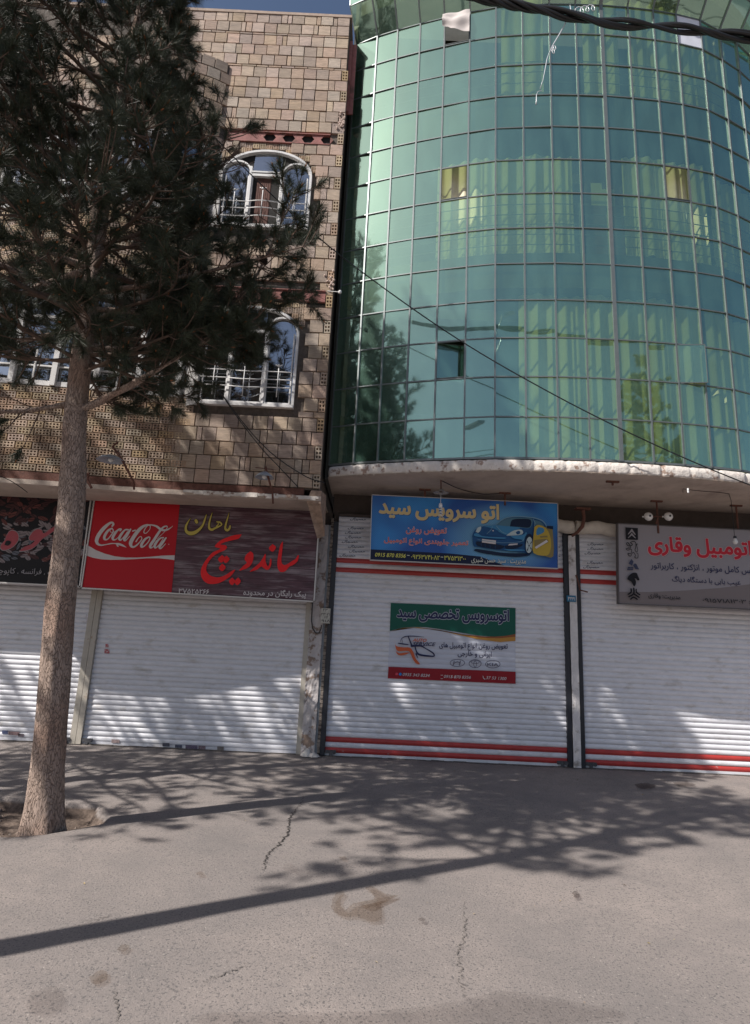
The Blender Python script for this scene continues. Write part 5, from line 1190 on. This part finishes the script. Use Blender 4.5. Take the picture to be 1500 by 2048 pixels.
# pendant disc lamp and its bulb
t_ = thing('pendant_lamp', 'hanging disc lamp with a spiral bulb in front of the blue sign', 'lamp', tuple(PZ(882, 960, ZSO)))
p = PZ(882, 960, ZSO); p2 = PY(882, 985, p.y); b2 = PY(881, 1018, p.y)
m = MB(); m.tube([p, p2], .008, 6); m.build('rod', RUST, t_)
m = MB(); m.lathe([(.0, .05), (.03, .045), (.045, .02), (.10, .0), (.11, -.006), (.10, -.004), (.03, .01)], p2, 'Z', 20); m.build('shade', ENAM, t_, smooth=True)
m = MB(); m.lathe([(.0, .035), (.022, .03), (.026, .0), (.024, -.03), (.0, -.035)], b2 + Vector((0, 0, .05)), 'Z', 14); m.tube([p2, b2 + Vector((0, 0, .08))], .004, 5); m.build('lamp_holder', mat('white_plastic', (.8, .8, .8), .4), t_, smooth=True)
m = MB(); m.tube([(b2.x + .028 * math.cos(k * .55), b2.y + .028 * math.sin(k * .55), b2.z + .015 - .0035 * k) for k in range(36)], .007, 6); m.build('bulb', GL, t_, smooth=True)
# twin round lamps
t_ = thing('twin_lamp', 'pair of round glass lamps on a rusty hanger above the grey sign', 'lamp', tuple(PY(1316, 1033, -.5)))
for x in (1297, 1337):
    c = PY(x, 1033, -.52); m = MB(); m.lathe([(0, -.05), (.03, -.046), (.052, -.03), (.066, .0), (.055, .03), (0, .04)], c, 'Y', 20); m.build('lamp', GL, t_, smooth=True)
    m = MB(); m.lathe([(0, -.058), (.014, -.056), (.016, -.045)], c, 'Y', 12); m.build('lamp_boss', BLACKPAINT, t_)
    m = MB(); m.obox(c + Vector((0, .03, 0)), (.078, 0, 0), (0, .008, 0), (0, 0, .010)); m.build('lamp_clip', mat('white_plastic', (.8, .8, .8)), t_)
m = MB(); m.tube([PY(1297, 1033, -.48), PY(1337, 1033, -.48)], .010, 6); m.tube([PY(1316, 1033, -.48), PY(1312, 1048, -.46)], .012, 6); m.build('arm', RUST, t_)
# bulb on a loose flex in front of the grey sign
t_ = thing('hanging_bulb', 'clear bulb on a thin loose flex in front of the grey sign', 'lamp', tuple(PY(1470, 1080, -.75)))
m = MB(); m.tube([tuple(PZ(x, y, ZSO - .01)) for x, y in [(1366, 985), (1366, 978), (1400, 982), (1440, 985), (1458, 988)]] + [tuple(PY(1462, 1000, -.75)), tuple(PY(1466, 1040, -.75)), tuple(PY(1469, 1072, -.75))], .004, 5); m.build('flex', CABLE, t_)
c = PY(1470, 1076, -.75); m = MB(); m.lathe([(0, .03), (.02, .028), (.022, -.005)], c, 'Z', 12); m.build('lamp_holder', BLACKPAINT, t_)
m = MB(); m.lathe([(.014, .0), (.022, -.02), (.034, -.05), (.030, -.075), (.012, -.09), (0, -.092)], c, 'Z', 16); m.build('bulb', GL, t_, smooth=True)
# reflector lamps on bent rods over the left signs
def rod_lamp(pts, Y, cx, cy, rx, lb, tilt=0):
    t_ = thing('reflector_lamp', lb, 'lamp', tuple(PY(cx, cy, Y)), 'reflector lamps on rusty rods')
    m = MB(); m.tube([tuple(PY(x, y, yy)) for x, y, yy in pts], .014, 6); m.build('rod', RUST, t_)
    c = PY(cx, cy, Y); m = MB(); m.lathe([(0, .05), (.04, .045), (rx * .7, .01), (rx, -.03), (rx * .93, -.028), (rx * .6, .0), (0, .03)], c, 'Z', 22); m.build('shade', mat('blue_enamel', (.30, .33, .38), .35, .2, 9), t_, smooth=True)
    m = MB(); m.lathe([(0, .0), (.03, -.005), (.035, -.03), (0, -.05)], c, 'Z', 12); m.build('bulb', GL, t_, smooth=True)
    m = MB(); a = PY(cx - 18, cy - 16, Y); b = PY(cx + 17, cy - 12, Y); m.tube([a, b], .006, 5); m.tube([b, PY(cx + 17, cy, Y)], .005, 5); m.build('crossbar', RUST, t_)
rod_lamp([(546, 1006, -1.24), (545, 985, -1.5), (538, 960, -1.6), (531, 933, -1.62)], -1.62, 529, 951, .125, 'small reflector lamp with a crossbar in front of the square bricks')
rod_lamp([(268, 978, -1.4), (268, 965, -1.7), (252, 935, -1.85), (245, 921, -1.88), (225, 893, -1.88), (236, 884, -1.88)], -1.88, 222, 917, .17, 'wide reflector lamp in front of the hollow bricks beside the trunk')
m = MB(); m.tube([tuple(PY(x, y, -1.6)) for x, y in [(163, 950), (178, 947), (174, 960), (183, 976)]], .016, 6); m.build('steel_bracket', RUST, None, 'short rusty bracket just right of the pine trunk', 'bracket')
# cables ----------------------------------------------------------------
def cable(pts, r, lb, cat='cable', n=10, name='cable', m_=CABLE, sag=0):
    P = [tuple(p) for p in catmull(pts, n)]; m = MB(); m.tube(P, r, 6); return m.build(name, m_, None, lb, cat, smooth=True)
cable([PY(300, 130, -2.6), PY(430, 275, -2.3), PY(560, 405, -2.1), PY(690, 518, -2.0), PY(900, 668, -1.95), PY(1100, 785, -1.95), PY(1300, 885, -1.9), PY(1500, 970, -1.8), PY(1700, 1040, -1.6)], .008, 'thin black cable running down across the green glass front')
cable([PY(425, 760, -1.5), PY(470, 828, -1.4), PY(520, 893, -1.3), PY(560, 936, -1.26), PY(596, 974, -1.24)], .007, 'thin cable down the brick wall to the slab, lower of the pair')
cable([PY(432, 772, -1.5), PY(490, 850, -1.4), PY(545, 908, -1.3), PY(610, 952, -1.24), PY(650, 966, -1.23)], .007, 'thin cable down the brick wall to the corner, upper of the pair')
cable([PY(0, 952, -1.7), PY(22, 962, -1.6), PY(42, 975, -1.5), PY(55, 985, -1.4)], .006, 'thin cable on the slab at the far left edge')
cable([PZ(884, 962, ZSO - .01), PZ(920, 978, ZSO - .02), PZ(965, 988, ZSO - .02), PZ(1008, 986, ZSO - .01)], .006, 'slack flex along the soffit above the blue sign')
m = MB(); c = PY(1376, 979, -1.8); m.lathe([(0, -.02), (.012, -.015), (.012, .015), (0, .02)], c, 'Z', 8); m.lathe([(0, -.05), (.011, -.04), (.011, -.02), (0, -.01)], c, 'Z', 8); m.build('insulator', GL, None, 'small clear insulator on the cable below the glass front', 'insulator')
m = MB(); c = PY(680, 584, -1.25); m.lathe([(0, -.03), (.022, -.02), (.026, 0), (.02, .02), (0, .03)], c, 'Z', 12); m.tube([c, PY(655, 582, -1.2)], .006, 5); m.build('insulator', GL, None, 'round white insulator at the corner of the brick wall', 'insulator')
m = MB(); m.obox(PY(703, 627, -.85), (.07, 0, -.01), (0, .02, 0), (0, 0, .022)); m.build('wall_light', ALU, None, 'small grey fitting in the gap between the buildings', 'fitting')
# heavy bundle overhead
t_ = thing('cable_bundle', 'thick twisted bundle of black cables across the top right', 'cable', tuple(PY(1200, 40, -4.5)))
ctrl = [PY(500, -160, -4.6), PY(700, -70, -4.55), PY(945, -8, -4.5), PY(1060, 14, -4.5), PY(1200, 42, -4.5), PY(1350, 56, -4.5), PY(1500, 74, -4.5), PY(1750, 90, -4.5), PY(2000, 85, -4.5)]
C_ = [np.array(p) for p in catmull(ctrl, 22)]; rr = random.Random(3)
for s_ in range(6):
    ph = s_ * 1.047; tw = .16 + .02 * (s_ % 3); rad = .022 + .008 * rr.random(); pts = []
    for i, p in enumerate(C_): a = ph + i * tw; r_ = rad * (1 + .35 * math.sin(i * .13 + s_)); pts.append((p[0], p[1] + r_ * math.cos(a), p[2] + r_ * math.sin(a) * 1.15))
    m = MB(); m.tube(pts, .0155 + .003 * (s_ % 2), 8); m.build('strand', CABLE, t_, smooth=True)
PLAS = mat('clear_film', (.55, .57, .60), .25, spec=.8)
t_ = thing('torn_film', 'torn strip of clear wrapping dangling from the cable bundle', 'film', tuple(PY(1145, 25, -4.45)))
m = MB(); m.tube([tuple(PY(x, y, -4.42 - .01 * i)) for i, (x, y) in enumerate([(1140, 10), (1142, 22), (1135, 36), (1128, 52), (1118, 70), (1106, 90), (1098, 106), (1094, 118), (1090, 140), (1086, 160), (1080, 178)])], [.004, .007, .006, .005, .006, .005, .005, .006, .004, .003, .004], 5, wob=.8); m.build('strip', PLAS, t_, smooth=True)
m = MB(); m.tube([tuple(PY(1110 - 3 * math.cos(k * .6) - k * .25, 92 + 6 * math.sin(k * .6) + k * .7, -4.42)) for k in range(20)], .004, 5); m.build('coil', PLAS, t_, smooth=True); m = MB(); m.tube([tuple(PY(1150 + k * 1.6 + 6 * math.cos(k * .9), 22 - k * .3 + 7 * math.sin(k * .9), -4.40)) for k in range(26)], .0045, 5)
m.build('coil', PLAS, t_, smooth=True)
m = MB(); m.tube([tuple(PY(x, y, -4.42)) for x, y in [(1084, 181), (1076, 183), (1073, 190), (1073, 202), (1072, 209)]], .006, 5, wob=.8); m.build('curl', PLAS, t_, smooth=True)

# ================================================================= TREES
def bark_mat():
    m, n, l, b = mat_nodes('pine_bark'); b.inputs['Roughness'].default_value = .92
    geo = n.new('ShaderNodeNewGeometry'); sv = n.new('ShaderNodeVectorMath'); sv.operation = 'MULTIPLY'; sv.inputs[1].default_value = (1, 1, .28); l.new(geo.outputs['Position'], sv.inputs[0])
    wz = n.new('ShaderNodeTexNoise'); wz.inputs['Scale'].default_value = 9; wz.inputs['Detail'].default_value = 4; l.new(sv.outputs[0], wz.inputs['Vector'])
    ad = n.new('ShaderNodeVectorMath'); ad.operation = 'MULTIPLY_ADD'; ad.inputs[1].default_value = (.16, .16, .16); l.new(wz.outputs[1], ad.inputs[0]); l.new(sv.outputs[0], ad.inputs[2])
    vo = n.new('ShaderNodeTexVoronoi'); vo.feature = 'DISTANCE_TO_EDGE'; vo.inputs['Scale'].default_value = 58; l.new(ad.outputs[0], vo.inputs['Vector'])
    nz = n.new('ShaderNodeTexNoise'); nz.inputs['Scale'].default_value = 30; nz.inputs['Detail'].default_value = 8; nz.inputs['Roughness'].default_value = .7; l.new(sv.outputs[0], nz.inputs['Vector'])
    n2 = n.new('ShaderNodeTexNoise'); n2.inputs['Scale'].default_value = 2.2; n2.inputs['Detail'].default_value = 5; l.new(geo.outputs['Position'], n2.inputs['Vector'])
    m1 = n.new('ShaderNodeMix'); m1.data_type = 'RGBA'; m1.inputs[6].default_value = (.25, .18, .14, 1); m1.inputs[7].default_value = (.52, .40, .335, 1); l.new(nz.outputs[0], m1.inputs[0])
    m2 = n.new('ShaderNodeMix'); m2.data_type = 'RGBA'; m2.inputs[7].default_value = (.33, .20, .145, 1); r2 = n.new('ShaderNodeMapRange'); r2.inputs[1].default_value = .48; r2.inputs[2].default_value = .62; r2.inputs[4].default_value = .55; l.new(n2.outputs[0], r2.inputs[0]); l.new(r2.outputs[0], m2.inputs[0]); l.new(m1.outputs[2], m2.inputs[6])
    r3 = n.new('ShaderNodeMapRange'); r3.inputs[1].default_value = 0; r3.inputs[2].default_value = .11; l.new(vo.outputs[0], r3.inputs[0])
    m3 = n.new('ShaderNodeMix'); m3.data_type = 'RGBA'; m3.inputs[6].default_value = (.19, .135, .105, 1); l.new(m2.outputs[2], m3.inputs[7]); l.new(r3.outputs[0], m3.inputs[0])
    l.new(m3.outputs[2], b.inputs['Base Color'])
    sm = n.new('ShaderNodeMath'); sm.operation = 'MULTIPLY_ADD'; sm.inputs[1].default_value = 1.1; l.new(nz.outputs[0], sm.inputs[0]); l.new(r3.outputs[0], sm.inputs[2])
    bp = n.new('ShaderNodeBump'); bp.inputs['Strength'].default_value = .75; bp.inputs['Distance'].default_value = .014; l.new(sm.outputs[0], bp.inputs['Height']); l.new(bp.outputs[0], b.inputs['Normal'])
    return m
BARK = bark_mat()
TWIG = mat('twig_bark', (.12, .08, .06), .9, .3, 30)
NEEDLE = mat('pine_needles', (.050, .064, .036), .5, .35, 4, piece=.55, spec=.35)
BUD = mat('pine_bud', (.26, .10, .04), .8, .3, 40)
def needles(P, D, count, ln, wd, spread, rg):
    """P tuft centres, D their directions -> one triangle per needle"""
    n_ = len(P); P = np.repeat(P, count, 0); D = np.repeat(D, count, 0); N = n_ * count
    base = P - D * rg.uniform(0, .10, (N, 1))
    rv = rg.normal(size=(N, 3)); rv -= (rv * D).sum(1, keepdims=True) * D; rv /= np.linalg.norm(rv, axis=1, keepdims=True) + 1e-9
    an = rg.uniform(.25, spread, (N, 1)); d = D * np.cos(an) + rv * np.sin(an)
    L = ln * rg.uniform(.7, 1.15, (N, 1)); tip = base + d * L + np.array([0, 0, -.012]) * rg.uniform(0, 1, (N, 1))
    sd_ = np.cross(d, rg.normal(size=(N, 3))); sd_ /= np.linalg.norm(sd_, axis=1, keepdims=True) + 1e-9
    v = np.empty((N, 3, 3)); v[:, 0] = base - sd_ * wd / 2; v[:, 1] = base + sd_ * wd / 2; v[:, 2] = tip
    return v.reshape(-1, 3)
def tri_mesh(name, V, m):
    me = bpy.data.meshes.new(name); n_ = len(V); me.vertices.add(n_); me.vertices.foreach_set('co', V.astype(np.float32).ravel()); me.loops.add(n_); me.loops.foreach_set('vertex_index', np.arange(n_, dtype=np.int32))
    me.polygons.add(n_ // 3); me.polygons.foreach_set('loop_start', np.arange(0, n_, 3, dtype=np.int32)); me.materials.append(m); me.update(calc_edges=True); me.validate(); return me
def pine(root_label, trunk, rad, whorls, seed, dens=1.0, ncount=60, nlen=.125, nwid=.0034, extra=(), seg=40, cat='tree', limb_label=None, tuftlim=None, nmat=None, tname='pine_tree'):
    rg = np.random.default_rng(seed); rr = random.Random(seed)
    root = thing(tname, root_label, cat, tuple(trunk[0]), None)
    TP = catmull([(*p, r) for p, r in zip(trunk, rad)], 14); m = MB(); n_ = len(TP); vs = []
    for i, p in enumerate(TP):
        for k in range(seg):
            a = 2 * math.pi * k / seg; d = Vector((math.cos(a), math.sin(a), 0)); q = Vector(p[:3]) + d * p[3]
            dsp = noise.noise(Vector((d.x * 2, d.y * 2, p[2] * 1.3 + seed))) * .10 + noise.noise(Vector((d.x * 7, d.y * 7, p[2] * 4 + seed))) * .06
            fl = .30 * math.exp(-max(0, p[2] - trunk[0][2] - .1) * 5) * (1 + .5 * math.sin(k * 5 * 2 * math.pi / seg))
            vs.append(q + d * p[3] * (dsp + fl))
    m.add(vs, [(i * seg + k, i * seg + (k + 1) % seg, (i + 1) * seg + (k + 1) % seg, (i + 1) * seg + k) for i in range(n_ - 1) for k in range(seg)]); m.build('trunk', BARK, root, smooth=True)
    TPa = np.array(TP)
    def at_z(z): i = int(np.argmin(abs(TPa[:, 2] - z))); return Vector(TPa[i, :3]), TPa[i, 3]
    tw = MB(); tips = []; dirs = []
    def twigs(pts, r0, step, tl, s0=.22):
        """side twigs along a limb, each with several tufts"""
        C = [Vector(p) for p in pts]; cum = [0]
        for a, b in zip(C, C[1:]): cum.append(cum[-1] + (b - a).length)
        L = cum[-1]; s = L * s0
        while s < L:
            i = max(j for j in range(len(C) - 1) if cum[j] <= s); t = (s - cum[i]) / max(1e-6, cum[i + 1] - cum[i]); p = C[i].lerp(C[i + 1], t); d0 = (C[i + 1] - C[i]).normalized()
            side = Vector((rr.gauss(0, 1), rr.gauss(0, 1), rr.gauss(.15, .7))); side = (side - d0 * side.dot(d0)).normalized(); d = (d0 * rr.uniform(.5, 1.0) + side * rr.uniform(.6, 1.1)).normalized()
            ln = tl * rr.uniform(.5, 1.15) * (1.15 - .5 * s / L); e = p + d * ln + Vector((0, 0, .05 * ln)); mid = p.lerp(e, .5) + Vector((0, 0, -.03))
            tw.tube([p, mid, e], [min(.007, r0 * .35), .005, .003], 5, False)
            for q in range(rr.choice([2, 3, 3, 4])):
                f = 1 - q * .22 * rr.uniform(.7, 1.3); c = p.lerp(e, max(.2, f)); dd = (d + Vector((rr.gauss(0, .5), rr.gauss(0, .5), rr.gauss(.25, .4))) * (.15 if q == 0 else 1.0)).normalized()
                e2 = c + dd * (.02 if q == 0 else rr.uniform(.06, .16))
                if q: tw.tube([c, e2], [.005, .003], 4, False)
                tips.append(tuple(e2)); dirs.append(tuple(dd))
            s += step / dens * rr.uniform(.6, 1.4)
        tips.append(tuple(C[-1])); dirs.append(tuple((C[-1] - C[-2]).normalized()))
    limbs = []
    for (z, a, ln, rise, r0) in whorls:
        p, tr_ = at_z(z); az = R(a); out = Vector((math.cos(az), math.sin(az), 0)); bend = Vector((-out.y, out.x, 0)) * rr.uniform(-.18, .18) * ln
        pts = [p + out * tr_ * .3, p + out * ln * .35 + Vector((0, 0, rise * .25)) + bend * .4, p + out * ln * .7 + Vector((0, 0, rise * .6)) + bend, p + out * ln + Vector((0, 0, rise * 1.05))]
        limbs.append((pts, r0))
    for e in extra: limbs.append(([Vector(q) for q in e[0]], e[1]))
    for pts, r0 in limbs:
        P = [tuple(q) for q in catmull([tuple(q) for q in pts], 6)]; n2 = len(P)
        lb = MB(); lb.tube(P, [max(.005, r0 * (1 - .85 * i / (n2 - 1))) for i in range(n2)], 8, True, wob=.6); lb.build('branch', TWIG if r0 < .03 else BARK, root, smooth=True)
        L = sum((Vector(P[i + 1]) - Vector(P[i])).length for i in range(n2 - 1)); twigs(P, r0, .125, min(.55, .22 + .16 * L))
    if tuftlim:
        keep = [i for i in range(len(tips)) if tuftlim(tips[i])]; tips = [tips[i] for i in keep]; dirs = [dirs[i] for i in keep]
    tw.build('twigs', TWIG, root, kind='stuff')
    V = needles(np.array(tips), np.array(dirs), ncount, nlen, nwid, 1.25, rg); link(tri_mesh('crown', V, nmat or NEEDLE), 'crown', root, kind='stuff')
    bd = MB()
    for p, d in zip(tips, dirs):
        if rr.random() < .3: d = Vector(d); p = Vector(p); bd.tube([p, p + d * .018, p + d * .04], [.006, .007, .002], 5, False)
    if nwid < .004 and bd.v: bd.build('buds', BUD, root, kind='stuff')
    print('PINE', root_label[:20], len(tips), 'tufts'); return root, tips
# the street pine in front of the bay
wh = []; rr = random.Random(11)
for z, L0 in ((4.15, 1.7), (4.5, 1.8), (4.85, 2.0), (5.2, 1.9), (5.5, 1.8), (5.85, 1.6), (6.2, 1.5), (6.6, 1.4), (7.0, 1.35), (7.4, 1.25), (7.8, 1.2), (8.2, 1.1), (8.6, .9), (9.0, .7), (9.4, .6), (9.9, .5)):
    a0 = rr.uniform(0, 360)
    for k in range(6):
        a = (a0 + k * 60 + rr.uniform(-14, 14)) % 360; L = L0 * rr.uniform(.8, 1.1)
        toR = math.cos(R(a))
        if toR > .3: L *= (1.05 if z < 5.0 else .86 if z < 6.0 else .66 if z < 7.0 else .50)
        elif toR < -.2: L *= 1.15
        if z < 4.4: L *= .8
        wh.append((z + rr.uniform(-.1, .1), a, L, rr.uniform(.0, .45) if z < 5.5 else rr.uniform(.2, .6), 0.022 * (L / 1.8) + .006))
T1 = [(-2.60, -3.7, -.15), (-2.60, -3.7, .05), (-2.675, -3.7, 1.0), (-2.742, -3.7, 1.84), (-2.79, -3.7, 2.75), (-2.885, -3.7, 3.58), (-2.93, -3.7, 4.6), (-2.97, -3.7, 5.9), (-2.95, -3.7, 7.4), (-2.9, -3.7, 8.6), (-2.85, -3.7, 10.6)]
T1r = [.150, .132, .126, .117, .113, .102, .088, .075, .058, .042, .01]
ex = [([(-2.92, -3.7, 4.9), (-3.05, -3.75, 5.9), (-3.7, -3.8, 7.2), (-4.45, -3.85, 8.6)], .055),
      ([(-2.88, -3.72, 3.6), (-2.5, -3.75, 3.80), (-2.1, -3.8, 4.05), (-1.65, -3.85, 4.35), (-1.25, -3.85, 4.55)], .036),
      ([(-2.9, -3.7, 3.7), (-3.25, -3.9, 3.52), (-3.6, -4.1, 3.42), (-4.1, -4.2, 3.35)], .03),
      ([(-2.93, -3.68, 4.3), (-2.3, -3.6, 4.35), (-1.75, -3.55, 4.75), (-1.42, -3.5, 5.15), (-1.2, -3.5, 5.75), (-1.02, -3.5, 6.35)], .032),
      ([(-2.95, -3.7, 4.7), (-2.2, -3.6, 4.75), (-1.4, -3.6, 4.9), (-.85, -3.6, 5.0)], .03),
      ([(-2.9, -3.7, 4.2), (-2.3, -3.8, 4.2), (-1.8, -3.8, 4.4), (-1.35, -3.85, 4.5)], .024), ([(-2.9, -3.7, 4.4), (-2.3, -3.5, 4.5), (-1.8, -3.4, 4.6), (-1.3, -3.35, 4.6)], .024), ([(-2.9, -3.7, 4.0), (-2.4, -3.95, 4.1), (-1.9, -4.1, 4.25), (-1.6, -4.15, 4.3)], .022),
      ([(-2.95, -3.7, 5.4), (-2.3, -3.7, 5.7), (-1.9, -3.7, 6.3), (-1.75, -3.65, 7.0)], .028)]
def lim1(p):                                                   # the gap through which the upper window shows
    q = Vector(p) - CAM; zc = q.y * math.cos(PITCH) + q.z * math.sin(PITCH)
    return not (5.75 < p[2] < 6.9 and -1.72 < p[0] < -1.28) and not (p[2] > 6.9 and (p[0] * 977.3 + p[2] * 331.7) % 1 < (.22 if p[0] > -3.6 else .05))
P1, tips1 = pine('street pine with a bare straight trunk in front of the brick bay', T1, T1r, wh, 5, dens=2.5, ncount=92, nlen=.13, nwid=.0038, extra=ex, tuftlim=lim1)
m = MB(); c = PY(527, 521, -3.5)
for j in range(7):
    for k in range(8):
        a = k * .785 + j * .4; r = .040 * math.sin(.5 + j * .38); m.obox(c + Vector((r * math.cos(a) * .9, r * math.sin(a) * .9, (j - 3) * .014)), (.010 * math.cos(a), .010 * math.sin(a), .004), (-.008 * math.sin(a), .008 * math.cos(a), 0), (0, 0, .004))
m.build('pine_cone', mat('cone_brown', (.055, .03, .02), .8, .3, 40), P1)
# pines outside the frame whose shade falls on paving and shutters
def whorl_set(zs, L0f, seed):
    r_ = random.Random(seed); out = []
    for z in zs:
        a0 = r_.uniform(0, 360)
        for k in range(5): L = L0f(z) * r_.uniform(.75, 1.1); out.append((z, (a0 + 72 * k + r_.uniform(-15, 15)) % 360, L, r_.uniform(.1, .5), .03))
    return out
pine('pine standing left of the view, its trunk shadow crossing the paving', [(-4.55, -7.15, -.1), (-4.5, -7.13, 2.0), (-4.45, -7.1, 4.0), (-4.4, -7.1, 6.0), (-4.4, -7.05, 8.0), (-4.35, -7.0, 10.6)], [.108, .10, .098, .09, .07, .02],
     [(z, a, L * (.22 if math.cos(R(a + 60)) > .1 and z < 8.6 else .6 if math.cos(R(a + 60)) > .1 else 1.0), ri, r0) for z, a, L, ri, r0 in whorl_set(np.arange(6.15, 10.3, .42), lambda z: 1.9 if z < 8 else 1.4 if z < 9 else 1.0, 21)], 22, dens=1.35, ncount=44, nlen=.14, nwid=.007, seg=16)
pine('pine farther left along the kerb, shading the left shutters', [(-6.9, -4.2, -.1), (-6.9, -4.2, 2.0), (-6.85, -4.2, 4.0), (-6.8, -4.2, 7.0), (-6.8, -4.2, 9.5)], [.14, .13, .12, .08, .02],
     whorl_set(np.arange(3.4, 9.2, .45), lambda z: 1.9 if z < 5.5 else 1.5 if z < 7.5 else .9, 31), 32, dens=.85, ncount=44, nlen=.14, nwid=.007, seg=16)
pine('pine at the far left end of the kerb, shading the coffee shop shutter', [(-10.6, -4.6, -.1), (-10.6, -4.6, 3.0), (-10.55, -4.6, 7.0), (-10.5, -4.6, 10.4)], [.14, .12, .09, .02],
     whorl_set(np.arange(4.6, 10.2, .45), lambda z: 2.0 if z < 7.5 else 1.5 if z < 9 else .8, 51), 52, dens=.5, ncount=44, nlen=.14, nwid=.007, seg=16)
pine('golden green tree across the street seen only mirrored in the glass', [(9.5, -12.0, 0), (9.5, -12.0, 4), (9.6, -12.0, 8), (9.6, -12.0, 10.5)], [.2, .18, .1, .02],
     whorl_set(np.arange(2.6, 10.2, .5), lambda z: 2.4 if z < 6 else 1.7 if z < 8.5 else .9, 41), 42, dens=1.2, ncount=44, nlen=.15, nwid=.05, seg=12, nmat=mat('golden_leaves', (.26, .22, .05), .6, .35, 3), tname='broadleaf_tree')
# street lamp across the road, mirrored low in the glass
t_ = thing('street_lamp', 'street lamp across the road seen only mirrored in the glass', 'street lamp', (-4.4, -17, 0))
m = MB(); m.tube([(-4.4, -17, 0), (-4.4, -17, 9.2), (-4.3, -16.9, 9.6), (-3.0, -15.8, 9.8)], [.11, .07, .05, .04], 10); m.build('pole', GREYPIPE, t_)
m = MB(); m.obox((-2.8, -15.6, 9.78), (.35, .3, 0), (-.10, .12, 0), (0, 0, .07)); m.build('lamp_head', BLACKPAINT, t_)
for i, zz in enumerate((8.6, 8.9)):
    cable([(-30, -17 - i * .3, zz + 1), (-15, -17 - i * .3, zz), (-4.4, -17 - i * .3, zz + .4), (8, -17 - i * .3, zz - .1), (30, -17, zz + .8)], .02, ['lower', 'upper'][i] + ' overhead wire across the road seen only mirrored in the glass', 'wire', name='overhead_wire')
